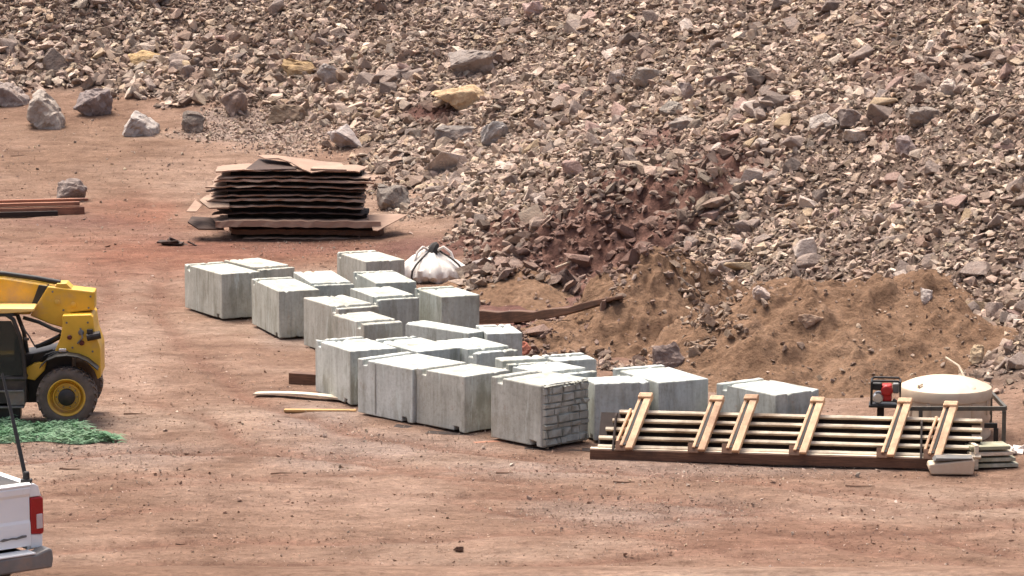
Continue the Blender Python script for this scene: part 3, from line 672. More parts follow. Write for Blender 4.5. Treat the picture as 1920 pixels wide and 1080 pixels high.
# ------------------------------------------------------------ concrete blocks
BH = 1.17
def block_mb(a, b, h, strip, seed, notch=True):
    r = random.Random(seed)
    g0, g1, gd = 0.17, 0.34, 0.12
    y0, y1 = -b / 2, b / 2
    low = [(y0, 0)] + ([(y0 + .17, 0), (y0 + .18, .095), (y0 + .33, .095), (y0 + .34, 0)] if notch else []) + [(y1, 0)]
    if strip == 'far':
        hi = [(y1, h), (y1 - g0, h), (y1 - g0 - .02, h - gd), (y1 - g1 + .02, h - gd), (y1 - g1, h - .004), (y0, h)]
    elif strip == 'near':
        hi = [(y1, h), (y0 + g1 + .05, h), (y0 + g1 + .02, h - gd - .03), (y0 + g0 + .02, h - gd - .03), (y0 + g0, h - .03), (y0, h - .03)]
    else:
        hi = [(y1, h), (y0, h)]
    mb = MB(); pf = low + hi; nn = len(pf); ns = 16; vs = []; cyy = sum(p[0] for p in pf) / nn; jt = [(r.gauss(0, .005), r.gauss(0, .004)) for _ in pf]
    for s_ in range(ns + 1):                             # cast edges are never ruler straight: small waves and a few chips
        x = -a / 2 + a * s_ / ns
        for q, (y, z) in enumerate(pf):
            ch = r.uniform(.015, .045) if r.random() < .07 else 0
            vs.append((x, y + jt[q][0] + r.gauss(0, .0035) - math.copysign(ch, y), z + jt[q][1] + r.gauss(0, .003) - (ch if z > h / 2 else -ch * .5)))
    fs = [tuple(range(nn)), tuple(range(ns * nn + nn - 1, ns * nn - 1, -1))]
    for s_ in range(ns):
        fs += [(s_ * nn + (i + 1) % nn, s_ * nn + i, (s_ + 1) * nn + i, (s_ + 1) * nn + (i + 1) % nn) for i in range(nn)]
    mb.add(vs, fs)
    return mb
GREY = (0.33, 0.325, 0.295); WARM = (0.315, 0.285, 0.245); COOL = (0.37, 0.38, 0.37); LITE = (0.42, 0.42, 0.41)
BLK = [  # key, cx, cy, a, b, angle, h, strip, colour, label
('A', -7.65, 76.68, 1.10, 2.41, 29.8, BH, 'far', (0.34, 0.32, 0.27), 'leftmost concrete block of the whole cluster, standing at its far left end'),
('B', -6.75, 77.66, 1.03, 2.17, 31.3, BH, 'near', (0.40, 0.34, 0.27), 'beige topped concrete block behind the leftmost block, its top crusted with dried mud'),
('C', -5.75, 73.64, 1.06, 2.60, 20.3, BH, 'far', (0.34, 0.325, 0.28), 'mottled stained concrete block, second from the left along the front'),
('D', -4.85, 74.75, 1.03, 2.55, 16.4, BH, 'near', GREY, 'concrete block right behind the mottled second block, its white top showing a near groove'),
('E', -4.15, 70.45, 1.08, 2.02, 28.7, BH, 'near', WARM, 'brownish grey concrete block third from the left along the front, with a notched top edge'),
('F', -3.38, 67.84, 0.99, 1.72, 28.5, BH, 'near', WARM, 'concrete block with a dark stained right face, behind the streaked block at the bend'),
('G', -1.50, 66.30, 0.60, 2.20, 42.9, BH, None, COOL, 'long narrow concrete block in mid cluster, showing only a thin strip of top'),
('I', -0.30, 66.00, 0.81, 1.37, 11.6, BH, 'far', LITE, 'pale concrete block at the right end of the middle row, beside the small red stone'),
('J', -3.17, 72.12, 1.07, 2.09, 22.7, BH, 'near', GREY, 'greenish stained concrete block in the back row, left of the squarest one'),
('K', -1.62, 72.10, 1.01, 1.85, 23.1, BH, 'far', (0.31, 0.315, 0.275), 'concrete block at the right end of the back row, beside the dark half buried log'),
('M', -3.28, 74.78, 1.06, 2.36, 17.4, BH, 'far', GREY, 'concrete block in front of the white bulk bag, in line with the rearmost block'),
('N', -3.86, 79.28, 1.12, 2.27, 23.9, BH, 'far', (0.37, 0.33, 0.28), 'rearmost concrete block, left of the white bulk bag'),
('H', -3.43, 63.64, 1.12, 1.95, 26.9, BH, 'far', (0.40, 0.40, 0.39), 'tall looking streaked concrete block at the left bend of the cluster, by the timber offcut'),
('O', -2.12, 63.74, 1.08, 2.07, 32.0, BH, 'far', COOL, 'concrete block directly right of the streaked block at the left bend'),
('P', -0.78, 63.67, 1.04, 1.81, 31.0, BH, 'near', COOL, 'concrete block with a grooved near edge, before the pale end of the middle row'),
('Q', -2.17, 61.46, 1.40, 1.80, 42.6, BH, 'far', (0.43, 0.43, 0.42), 'smooth pale concrete block with a vertical joint line, standing above the yellow plank'),
('R', -1.02, 60.22, 1.27, 1.53, 42.6, BH, 'far', (0.32, 0.295, 0.26), 'brown grey concrete block with white drip marks on its right face'),
('S', 0.56, 58.55, 1.30, 1.50, 43.7, 1.27, 'far', (0.35, 0.325, 0.29), 'front concrete block with a stone patterned face, left of the formwork panel'),
('T', 0.89, 60.33, 1.20, 1.37, 34.3, BH, 'near', LITE, 'concrete block right behind the stone faced front block'),
('U', 0.25, 61.50, 1.00, 0.85, 20.9, BH, 'near', GREY, 'short concrete block in the row against the dirt, left of its twin'),
('Y', 1.22, 61.88, 0.94, 0.85, 21.9, BH, 'far', LITE, 'short concrete block at the right end of the row against the brown dirt spread'),
('V', 2.13, 58.88, 1.15, 0.85, 14.2, BH, None, COOL, 'concrete block whose streaked face fills the gap right of the stone faced block'),
('W', 3.06, 59.87, 1.16, 2.02, 26.0, BH, 'far', COOL, 'streaked concrete block behind the left half of the formwork panel'),
('X', 5.16, 58.48, 1.15, 1.82, 36.7, BH, 'far', (0.34, 0.345, 0.325), 'rightmost concrete block, behind the middle of the formwork panel'),
]
for i, (k, cx, cy, a, b_, ang, h_, st, col, lab) in enumerate(BLK):
    j = rnd.uniform(0.98, 1.02)
    z0 = min(hz(cx, cy), 0.06) + 0.05
    o = block_mb(a, b_, h_, st, 500 + i).build('concrete_block', 'concrete', None, 0.022, label=lab, loc=(cx, cy, z0), rz=R_(ang))
    o['category'] = 'concrete block'; o['group'] = 'precast concrete blocks stored in the yard'; col = tuple(.5 * p + .5 * q for p, q in zip(col, (0.36, 0.36, 0.335))); j *= 1.2; o.color = (col[0] * j, col[1] * j, col[2] * j, 1)
    if k == 'S':                                      # split stone texture cast into the near right face
        r = random.Random(5); mb = MB(); zz = 0.03; yb = -b_ / 2
        m_ = M['concrete']
        while zz < h_ - 0.06:
            hh = min(r.uniform(0.075, 0.19), h_ - 0.02 - zz); xx = -a / 2 + 0.015
            while xx < a / 2 - 0.02:
                ww = min(r.uniform(0.09, 0.42), a / 2 - 0.012 - xx)
                if a / 2 - 0.012 - xx - ww < 0.07: ww = a / 2 - 0.012 - xx
                dd = r.uniform(0.015, 0.075); g_ = 0.003
                x0, x1, q0, q1 = xx + g_, xx + ww - g_, zz + g_, zz + hh - g_
                jj = lambda: r.uniform(-.022, .022)
                vs = [(x0, yb + .02, q0), (x1, yb + .02, q0), (x1, yb + .02, q1), (x0, yb + .02, q1)]
                e = 0.018
                vs += [(x0 + e + jj(), yb - dd + jj(), q0 + e), (x1 - e + jj(), yb - dd + jj(), q0 + e), (x1 - e + jj(), yb - dd + jj(), q1 - e), (x0 + e + jj(), yb - dd + jj(), q1 - e)]
                mb.add(vs, [(4, 5, 6, 7), (0, 1, 5, 4), (1, 2, 6, 5), (2, 3, 7, 6), (3, 0, 4, 7)])
                xx += ww
            zz += hh
        f = mb.build('stone_face', 'concrete', o); f.color = (0.36, 0.35, 0.315, 1)
    if k == 'Q':                                      # raised formwork seam on its long face
        f = MB().box((-a / 2 - 0.004, 0.30, h_ / 2), (0.02, 0.03, h_ - 0.1)).build('seam', 'concrete', o); f.color = (0.36, 0.35, 0.33, 1)
# timbers the blocks stand on and around
def board(name, p0, p1, wid, thk, material, label, cat, z0=0.0, tilt=0.0, bow=0.0, grp=None):
    p0, p1 = Vector(p0), Vector(p1); d = p1 - p0; L = d.length; n_ = 8; mb = MB(); r = random.Random(name + label)
    vs = []; fs = []
    for i in range(n_ + 1):
        t = i / n_; x = (t - .5) * L; zb = bow * (1 - (2 * t - 1) ** 2)
        w2 = wid / 2 * (1 + r.uniform(-.03, .03))
        vs += [(x, -w2, zb), (x, w2, zb), (x, w2, zb + thk), (x, -w2, zb + thk)]
    for i in range(n_):
        for j in range(4): fs.append((i * 4 + j, i * 4 + (j + 1) % 4, i * 4 + 4 + (j + 1) % 4, i * 4 + 4 + j))
    fs += [(3, 2, 1, 0), tuple(n_ * 4 + q for q in (0, 1, 2, 3))]
    mb.add(vs, fs); o = mb.build(name, material, None, 0.008)
    c = (p0 + p1) / 2; o.location = (c.x, c.y, c.z + z0); o.rotation_euler = (tilt, -math.asin(max(-1, min(1, d.z / L))), math.atan2(d.y, d.x))
    return tag(o, label, cat, grp)
g = lambda px, py, z=0.0: at(px, py, z)
board('timber_offcut', g(546, 722), g(625, 727), 0.28, 0.30, 'wood_brown', 'thick dark timber offcut sticking out left of the streaked bend block', 'timber', 0.0)
board('plank', g(479, 745), g(660, 757), 0.26, 0.05, 'wood_cream', 'long warped plank with a dark underside, reaching out furthest left from under the blocks', 'plank', 0.06, 0, 0.06)
board('plank', g(533, 773), g(668, 774), 0.16, 0.06, 'wood_yellow', 'yellow plank lying on the dirt left of the smooth pale block', 'plank', 0.01)
board('plank', g(888, 835), g(950, 831), 0.14, 0.06, 'wood_rust', 'short red brown plank poking out under the front of the blocks', 'plank', 0.0)
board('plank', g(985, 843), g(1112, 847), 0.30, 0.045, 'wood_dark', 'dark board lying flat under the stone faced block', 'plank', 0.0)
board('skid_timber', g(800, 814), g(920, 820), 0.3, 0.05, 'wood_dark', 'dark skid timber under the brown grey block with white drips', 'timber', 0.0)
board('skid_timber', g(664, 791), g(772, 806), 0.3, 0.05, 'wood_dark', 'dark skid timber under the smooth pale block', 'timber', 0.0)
def scrap(label, px, py, wpx, hpx, material, seed, name='scrap', cat='scrap', n_=5):
    p = seen(px, py); sc = FPX / p.y; r = random.Random(seed); W, Hh = wpx / sc, hpx / sc; mb = MB()
    for k in range(n_):
        x = r.uniform(-.4, .4) * W; d = r.uniform(.25, .6) * W
        T = Matrix.Translation((x, r.uniform(-.2, .2), Hh * r.uniform(.15, .5))) @ Matrix.Rotation(r.uniform(-.5, .5), 4, 'Y') @ Matrix.Rotation(r.uniform(-.6, .6), 4, 'X') @ Matrix.Rotation(r.uniform(-.5, .5), 4, 'Z')
        mb.box((0, 0, 0), (d, r.uniform(.1, .3), max(0.03, Hh * r.uniform(.12, .3))), T=T)
    o = mb.build(name, material, None, 0.006, loc=p); return tag(o, label, cat)
scrap('broken dark boards lying flat left below the board stack', 338, 460, 86, 12, 'board_dark', 3, 'broken_boards', 'boards', 6)
scrap('crumpled white scrap lying on the rubble right of the bulk bag', 908, 496, 54, 22, 'scrap_white', 4, 'crumpled_scrap', 'scrap', 6)
def stick(label, pts, r_, material='stick', name='stick', cat='stick'):
    P = [Vector(p) for p in pts]; b0 = P[0].copy(); mb = MB().tube([p - b0 for p in P], r_, 6)
    return tag(mb.build(name, material, None, 0, True, loc=b0), label, cat)
a_, b_ = seen(1772, 690), seen(1812, 728)
stick('thin pale stick leaning on the rubble above the water tank', [a_ + Vector((0, -.1, .25)), (a_ + b_) / 2 + Vector((0.05, -.1, .28)), b_ + Vector((0, -.1, .1))], 0.028)
a_, b_ = seen(1042, 508), seen(1112, 496)
stick('thin bare branch lying on the red mound', [a_ + Vector((0, -.1, .1)), (a_ + b_) / 2 + Vector((0, -.1, .22)), b_ + Vector((0, -.1, .25))], [0.04, 0.03, 0.015], name='branch', cat='branch')
for px0, px1, py in ((232, 274, 778), (508, 548, 890), (112, 150, 880), (20, 46, 293), (1150, 1190, 905), (1585, 1640, 912), (930, 962, 888), (330, 352, 1022)):
    a_, b_ = on_ground(px0, py), on_ground(px1, py + rnd.uniform(-2, 2)); u_ = Vector((0, 0, .015))
    o = stick('thin dark twig lying on the packed dirt', [a_ + u_, (a_ * .6 + b_ * .4) + u_ + Vector((0, rnd.uniform(-.12, .12), .0)), b_ + u_], [.016, .014, .006], 'wood_brown', 'twig', 'twig'); o['group'] = 'dark twigs on the packed dirt'
# half buried dark log / plank between the back row and the dirt pile
a_, b_ = seen(900, 612), seen(1160, 566)
mb = MB(); r = random.Random(9); V0 = []; L = (b_ - a_).length; n_ = 12; vs = []; fs = []
for i in range(n_ + 1):
    t = i / n_; hh = 0.36 * (1 - t) + 0.10 * t + r.uniform(-.03, .03); x = t * L; sag = -0.18 * math.sin(t * math.pi)
    vs += [(x, -.16, sag - .1), (x, .16, sag - .1), (x, .14, sag + hh - .1), (x, -.15, sag + hh - .1 + r.uniform(-.02, .02))]
for i in range(n_):
    for j in range(4): fs.append((i * 4 + j, i * 4 + (j + 1) % 4, i * 4 + 4 + (j + 1) % 4, i * 4 + 4 + j))
fs += [(3, 2, 1, 0), tuple(n_ * 4 + q for q in (0, 1, 2, 3))]
mb.add(vs, fs); o = mb.build('log', 'wood_brown', None, 0.02); d = b_ - a_; o.location = a_ + Vector((0, -.15, .2)); o.rotation_euler = (0, -math.asin(d.z / L), math.atan2(d.y, d.x))
tag(o, 'long dark half buried log running from the back blocks to the dirt pile', 'log')
# rust brown timber beam at the left edge with a board on it
p0, p1 = on_ground(-60, 408), on_ground(158, 400)
c = (p0 + p1) / 2; sc = FPX / c.y; L = (p1 - p0).length
t = empty('timber_beam', (c.x, c.y, c.z), math.atan2(p1.y - p0.y, p1.x - p0.x), 'rust brown timber beam with a split board on top, at the left edge', 'timber beam')
mb = MB().box((0, 0, .13), (L, .34, .26)); mb.v = [(x, y, z + random.Random(int(x * 10)).uniform(-.02, .02)) for x, y, z in mb.v]; mb.build('beam', 'wood_rust', t, 0.02)
MB().box((-.1, .12, .36), (L - .1, .42, .12)).box((.05, .22, .47), (L + .2, .2, .08)).build('top_board', 'wood_rust', t, 0.015)
MB().box((-.3, -.30, .08), (L - 1.2, .14, .16)).build('side_board', 'wood_dark', t, 0.01)

# ------------------------------------------------------------ stack of weathered mats
def mat_board(L, W, thk, seed, bow=0.03, tear=0.0, nx=22, ny=5):
    r = random.Random(seed); X = np.linspace(-.5, .5, nx) * L; Y = np.linspace(-.5, .5, ny) * W; mb = MB(); vs = []
    e0 = [r.uniform(-1, 1) * tear for _ in range(ny)]; e1 = [r.uniform(-1, 1) * tear for _ in range(ny)]
    wv = [r.uniform(-.02, .02) for _ in range(nx)]
    for s_ in (0, 1):
        for j, y in enumerate(Y):
            for i, x in enumerate(X):
                xx = x + (e0[j] if i == 0 else 0) + (e1[j] if i == nx - 1 else 0)
                yy = y + (r.uniform(-1, 1) * tear * .35 if j in (0, ny - 1) else 0) * (1 if s_ == 0 else 0)
                z = bow * (1 - (2 * x / L) ** 2) + wv[i] + (thk if s_ else 0); vs.append((xx, yy, z))
    N = nx * ny; fs = []
    for j in range(ny - 1):
        for i in range(nx - 1):
            a = j * nx + i; fs.append((a, a + nx, a + nx + 1, a + 1)); fs.append((N + a, N + a + 1, N + a + nx + 1, N + a + nx))
    for i in range(nx - 1):
        a = i; fs.append((a, a + 1, N + a + 1, N + a)); a = (ny - 1) * nx + i; fs.append((a + 1, a, N + a, N + a + 1))
    for j in range(ny - 1):
        a = j * nx; fs.append((a + nx, a, N + a, N + a + nx)); a = j * nx + nx - 1; fs.append((a, a + nx, N + a + nx, N + a))
    return MB().add(vs, fs)
SG = on_ground(552, 452); SX, SY, SZ = SG.x, SG.y + 1.15, SG.z
PXM = FPX / SG.y
# y of the front lower edge in the photo, left and right ends, thickness px, material, bow px
LAY = [(456, 458, 712, 5, 'board_grey'), (447, 425, 708, 12, 'wood_brown'), (431, 396, 706, 22, 'board_pale'), (409, 398, 680, 4, 'board_dark'), (396, 384, 672, 5, 'board_grey'),
       (384, 380, 676, 7, 'board_grey'), (376, 388, 678, 5, 'board_pale'), (366, 388, 676, 5, 'board_dark'), (358, 386, 680, 5, 'board_grey'), (347, 398, 696, 7, 'board_pale'), (340, 404, 690, 5, 'board_grey'), (327, 399, 676, 5, 'board_pale')]
ORD = ['bottom', 'second from the bottom', 'third from the bottom', 'fourth from the bottom', 'fifth from the bottom', 'sixth from the bottom', 'sixth from the top', 'fifth from the top', 'fourth from the top', 'third from the top', 'second from the top', 'topmost']
zprev = 0
for i, (py, xl, xr, th, mt) in enumerate(LAY):
    z = (456 - py) / PXM * 0.985; thk = (th * .55 if i != 1 else th * .8) / PXM
    xl_, xr_ = (xl - 960) / PXM - SX, (xr - 960) / PXM - SX
    L = xr_ - xl_; W = 2.0
    yo = rnd.uniform(-.08, .08) - (0.28 if i == 2 else 0) + (0.1 if i > 2 else 0)
    o = mat_board(L, W, thk, 700 + i, 0.05 if i > 2 else 0.015, 0.13).build('weathered_board', mt, None, 0.004)
    o.location = (SX + (xl_ + xr_) / 2, SY + yo, SZ + z + 0.02); o.rotation_euler = (R_(rnd.uniform(-.6, .6)), R_(0.45 + rnd.uniform(-.35, .35)), R_(rnd.uniform(-2.2, 2.2)))
    dsc = {'board_grey': 'grey brown', 'board_pale': 'pale', 'board_dark': 'dark', 'wood_brown': 'thick dark brown'}[mt]
    tag(o, '%s weathered board, %s in the tall stack' % (dsc, ORD[i]), 'board', 'boards in the tall stack')
    if i: # added near-black fillers stand in for the shade in the gaps between boards
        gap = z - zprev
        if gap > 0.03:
            s_ = MB().box((0, 0, 0), (4.25 + rnd.uniform(-.15, .15), 1.6, gap - .03)).build('gap_shade_filler', 'gap_shade_black', None); s_.location = (SX + rnd.uniform(-.06, .06), SY + .32, SZ + zprev + gap / 2 + .035)
            tag(s_, 'added near-black filler set back to shade a gap of the tall board stack', 'shade filler', 'added shade fillers in the gaps of the tall stack')
    zprev = z + thk
def flap(label, pts, thk, material, name='loose_board'):          # pts: world corners of a thin warped sheet
    P = [Vector(p) for p in pts]; b0 = P[0].copy(); nn = len(P); mb = MB()
    up = (P[1] - P[0]).cross(P[2] - P[0]).normalized() * thk
    mb.add([p - b0 for p in P] + [p - b0 + up for p in P], [tuple(range(nn)), tuple(range(2 * nn - 1, nn - 1, -1))] + [((i + 1) % nn, i, nn + i, nn + (i + 1) % nn) for i in range(nn)])
    o = mb.build(name, material, None, loc=b0); return tag(o, label, 'board', 'loose boards around the stack')
yF = SY - 1.2
A_ = lambda px, py, dy=0.0: at_d(px, py, yF + dy)
flap('pale torn board sticking out from the lower right of the stack', [A_(688, 405, .6), A_(700, 433, -.25), A_(708, 434, -.3), A_(764, 404, .5), A_(735, 402, 1.2)], 0.03, 'board_pale')
flap('pale torn board corner poking out at the left of the stack', [A_(349, 398, 0), A_(368, 398, .1), A_(379, 386, .5), A_(366, 376, .9)], 0.03, 'board_pale')
flap('dark cracked board sticking out lowest at the left of the stack', [A_(352, 418, .3), A_(372, 431, -.1), A_(420, 432, -.1), A_(420, 412, .9), A_(360, 408, .9)], 0.05, 'board_dark')
flap('grey board sticking out at the left of the stack halfway up', [A_(374, 378, .4), A_(392, 392, -.05), A_(430, 391, -.05), A_(430, 372, .9), A_(388, 368, .9)], 0.05, 'board_grey')
rowA = [A_(484, 293, 1.5), A_(512, 292, 1.5), A_(545, 296, 1.5), A_(580, 300, 1.6), A_(612, 306, 1.4), A_(640, 313, 1.0)]
rowB = [A_(498, 299, .9), A_(522, 298, .8), A_(545, 306, .6), A_(566, 318, .25), A_(584, 325, .0), A_(632, 318, .3)]
mb = MB(); b0 = rowA[0].copy(); up = Vector((0, 0, .03)); nn = len(rowA); vs = [p - b0 for p in rowA] + [p - b0 for p in rowB] + [p - b0 + up for p in rowA] + [p - b0 + up for p in rowB]; fs = []
for i in range(nn - 1): fs += [(i, i + 1, nn + i + 1, nn + i), (2 * nn + i, 3 * nn + i, 3 * nn + i + 1, 2 * nn + i + 1), (i, 2 * nn + i, 2 * nn + i + 1, i + 1), (nn + i, nn + i + 1, 3 * nn + i + 1, 3 * nn + i)]
fs += [(0, nn, 3 * nn, 2 * nn), (nn - 1, 3 * nn - 1, 4 * nn - 1, 2 * nn - 1)]
tag(mb.add(vs, fs).build('loose_board', 'board_pale', None, loc=b0), 'pale bent sheet lying slantwise on top of the stack', 'board', 'loose boards around the stack')
flap('dark broken board lying on top of the stack under the bent sheet', [A_(458, 319, .3), A_(486, 297, 1.6), A_(540, 304, 1.2), A_(556, 316, .3), A_(520, 317, .2)], 0.05, 'board_dark')
flap('narrow grey board lying on top of the stack at the right', [A_(582, 320, .2), A_(650, 322, .2), A_(640, 309, 1.1), A_(600, 306, 1.3)], 0.07, 'board_grey')

# ------------------------------------------------------------ white bulk bag
bg_ = seen(812, 531); sc = FPX / bg_.y
t = empty('bulk_bag', (bg_.x, bg_.y + .55, bg_.z), 0, 'slumped white bulk bag with black straps tied at the top, behind the blocks', 'bulk bag')
nA, prof = 120, [(0.55, .0), (.80, .04), (.89, .18), (.87, .36), (.74, .52), (.56, .66), (.40, .76), (.26, .83), (.17, .90), (.16, .97)]
vs = []; fs = []; r = random.Random(4)
for i, (q, z) in enumerate(prof):
    for j in range(nA):
        a = 2 * math.pi * j / nA
        fold = 1 + .07 * math.sin(a * 4 + .6) * min(1, z * 1.6) + .11 * math.sin(a * 9 + i * .35) * max(0.15, (z - .1)) + .04 * math.sin(a * 17 + 1.3 * i) + .05 * math.sin(a * 3 - 1 + z * 4)
        sag = 1 + .10 * math.cos(a * 2 + .4)
        fold += .07 * abs(mnoise.noise(Vector((math.cos(a) * 5, math.sin(a) * 5, z * 2.5)))) * (1 if z > .1 else 0) + .03 * mnoise.noise(Vector((a * 9, z * 7, 0)))
        vs.append((q * fold * sag * math.cos(a), q * .85 * fold * math.sin(a), z * .95 * (1 - .08 * math.cos(a)) + .02 * math.sin(a * 7 + i)))
for i in range(len(prof) - 1):
    for j in range(nA): fs.append((i * nA + j, i * nA + (j + 1) % nA, (i + 1) * nA + (j + 1) % nA, (i + 1) * nA + j))
fs.append(tuple(range((len(prof) - 1) * nA, len(prof) * nA)))
vs = [(x, y, z + .07 * mnoise.noise(Vector((x * 3, y * 3, z * 3))) + .05 * mnoise.noise(Vector((x * 8, y * 8, z * 8)))) for x, y, z in vs]
MB().add(vs, fs).build('bag_body', 'bag_white', t, 0, True)
for a in (-2.2, -.62):
    pts = [(q * 1.17 * math.cos(a + .1 * i / 9), q * 1.0 * math.sin(a + .1 * i / 9), z * .97 + .01) for i, (q, z) in enumerate(prof[1:9])]
    MB().tube(pts, .03, 5).build('strap', 'black_strap', t)
MB().tube([(-.03, -.05, .80), (.0, -.05, .92), (.05, -.03, 1.0), (.12, 0, 1.06)], [.2, .16, .13, .07], 8).build('tied_neck', 'black_strap', t, 0, True)
for sx_, ex in ((-1, .45), (1, .5)):
    MB().tube([(sx_ * .1, -.1, .88), (sx_ * .3, -.2, .99), (sx_ * ex, -.25, .84), (sx_ * (ex + .08), -.3, .62)], .04, 6).build('lifting_loop', 'bag_white', t, 0, True)

# ------------------------------------------------------------ formwork panel leaning back behind the yard: rails, strongbacks, skin
q0, q1 = at(1106, 863), at(1748, 881)
ang = math.atan2(q1.y - q0.y, q1.x - q0.x); L = (q1 - q0).length
t = empty('formwork_panel', (q0.x, q0.y, min(hz(q0.x, q0.y), .02)), ang, 'long tilted formwork panel of cream rails with six tan double uprights', 'formwork panel')
TL = R_(46); nrm = Vector((0, -math.sin(TL), math.cos(TL))); upv = Vector((0, math.cos(TL), math.sin(TL)))
def P_(u, s_, n_=0.0): return Vector((u + (max(s_, 0) * .27 if n_ > .018 else 0), .12, .22)) + upv * s_ + nrm * n_
def slab(mb, u0, u1, s0, s1, n0, n1):
    vs = [P_(u, s_, n_) for n_ in (n0, n1) for s_ in (s0, s1) for u in (u0, u1)]
    return mb.add(vs, [(0, 2, 3, 1), (4, 5, 7, 6), (0, 1, 5, 4), (2, 6, 7, 3), (0, 4, 6, 2), (1, 3, 7, 5)])
Lr = L + .95
slab(MB(), .12, Lr - .2, -.1, .95, -.20, -.17).build('back_skin', 'wood_dark', t)
for i in range(5):
    s0 = .0 + i * .208
    u0 = .02 + i * .02 + (0.0 if i else .12)
    mb = MB(); slab(mb, u0 + .1 * i, Lr - (.0 if i > 0 else .02), s0, s0 + .068, -.05, .017)
    mb.build('rail', 'wood_cream', t, 0.01)
    mb = MB(); slab(mb, u0 + .1 * i + .01, Lr - .03, s0 + .022, s0 + .063, -.165, -.052); mb.build('rail_web', 'wood_dark', t, 0.004)
MB().prism([(-.02, 0), (.22, 0), (.22, .16), (.18, .20), (-.02, .20)], 0.0, L + .05, 'X').build('base_beam', 'wood_brown', t, 0.012)
MB().box((L / 2, .10, .21), (L, .16, .018)).build('base_cap', 'wood_cream', t, 0.004)
US = [1165, 1302, 1366, 1492, 1655, 1742]
for i, px in enumerate(US):
    u = (px - 1106) / (1748 - 1106) * L + .06
    root = MB(); gp = .028; jt_ = [0, -.03, .02, 0, .03, -.02][i]
    slab(root, u - gp - .06, u - gp, -.04, 1.08 + jt_, .045, .17); slab(root, u + gp, u + gp + .14, -.11, 1.08 + jt_, .045, .19)
    up_ = root.build('upright', 'formwork_tan', t, 0.012)
    mb = MB(); slab(mb, u - .105, u + .17, 1.082 + jt_, 1.20 + jt_, .02, .215); mb.build('end_cap', 'formwork_tan', up_, 0.02)
    mb = MB(); slab(mb, u - gp + .002, u + gp - .002, -.02, 1.04, .04, .155); mb.build('slit_shade_strip', 'black_steel', up_)  # black strip added in the slit to stand in for its shade
    MB().prism([(-.06, .20), (.20, .20), (.20, .34), (.05, .38)], u - .17, u + .16, 'X').build('foot_bracket', 'wood_brown', up_, 0.01)
    if i in (0, 5):
        MB().prism([(-.04, .20), (.30, .22), (.72, .78), (.60, .84), (.50, .80)], u - .24, u - .20, 'X').build('gusset', 'wood_dark', up_, 0.006)
        mb = MB(); slab(mb, u - .19, u - .14, .05, .85, .05, .15); mb.build('side_plate', 'formwork_tan', up_, 0.01)
# white trough at the right end of the base beam
q = at(1786, 890); t = empty('trough', (q.x, q.y + .22, 0), ang * .3, 'white plastic trough with grey inside at the right foot of the formwork panel', 'trough')
MB().prism([(-.40, .0), (.40, .0), (.44, .26), (.40, .30), (-.44, .20), (-.45, .12)], -.24, .18, 'Y').build('shell', 'white_tank', t, 0.03)
MB().prism([(-.36, .262), (.37, .305), (.40, .33), (-.30, .33)], -.25, .1, 'Y').build('inner_lip', 'grey_steel', t, 0.01)
# bundle of greenish planks behind the right end
q = at(1858, 880); t = empty('plank_bundle', (q.x, q.y + .3, 0), R_(8), 'bundle of greenish and cream planks stacked on the ground by the tank frame', 'plank bundle')
for i in range(4):
    MB().box((.05 - i * .03, 0, .06 + i * .115), (.95 - .05 * i, .5, .07)).build('plank', 'plank_green' if i != 2 else 'wood_cream', t, 0.006)
MB().box((-.33, -.02, .24), (.08, .54, .48)).build('end_post', 'wood_cream', t, 0.008)
scrap('small heap of pale grey rags on the ground by the tank frame', 1900, 852, 48, 26, 'scrap_white', 21, 'rag_heap', 'rags', 7)

# ------------------------------------------------------------ round water tank
q = at(1779, 832); TX, TY = q.x, q.y + .6
t = empty('water_tank', (TX, TY, hz(TX, TY) - .02), 0, 'round white plastic water tank with a domed lid behind the formwork panel', 'water tank')
s_ = FPX / TY
MB().lathe([(.80, 0), (.93, .03), (.93, .12), (.90, .16), (.90, .34), (.92, .38), (.92, .44), (.90, .48), (.895, .86)], 48).build('tank_body', 'white_tank', t, 0, True)
for k in range(12):
    g_ = 2 * math.pi * k / 12; MB().box((.90 * math.cos(g_), .90 * math.sin(g_), .66), (.05, .09, .30), g_).build('rib', 'white_tank', t, 0.02)
lid = MB().lathe([(.86, .80), (.935, .82), (.945, .86), (.945, 1.0), (.93, 1.035), (.85, 1.075), (.70, 1.14), (.50, 1.195), (.25, 1.23), (.0, 1.24)], 48).build('domed_lid', 'white_tank', t, 0, True)
MB().lathe([(.10, 0), (.10, .045), (.085, .055), (.0, .06)], 20, T=Matrix.Translation((.42, -.60, 1.07)) @ Matrix.Rotation(.42, 4, 'X')).build('filler_cap', 'white_tank', lid, 0, True)
MB().tube([(-.62, -.50, 1.02), (-.62, -.54, 1.14), (-.55, -.50, 1.16)], .03, 8).build('vent', 'white_tank', lid, 0, True)
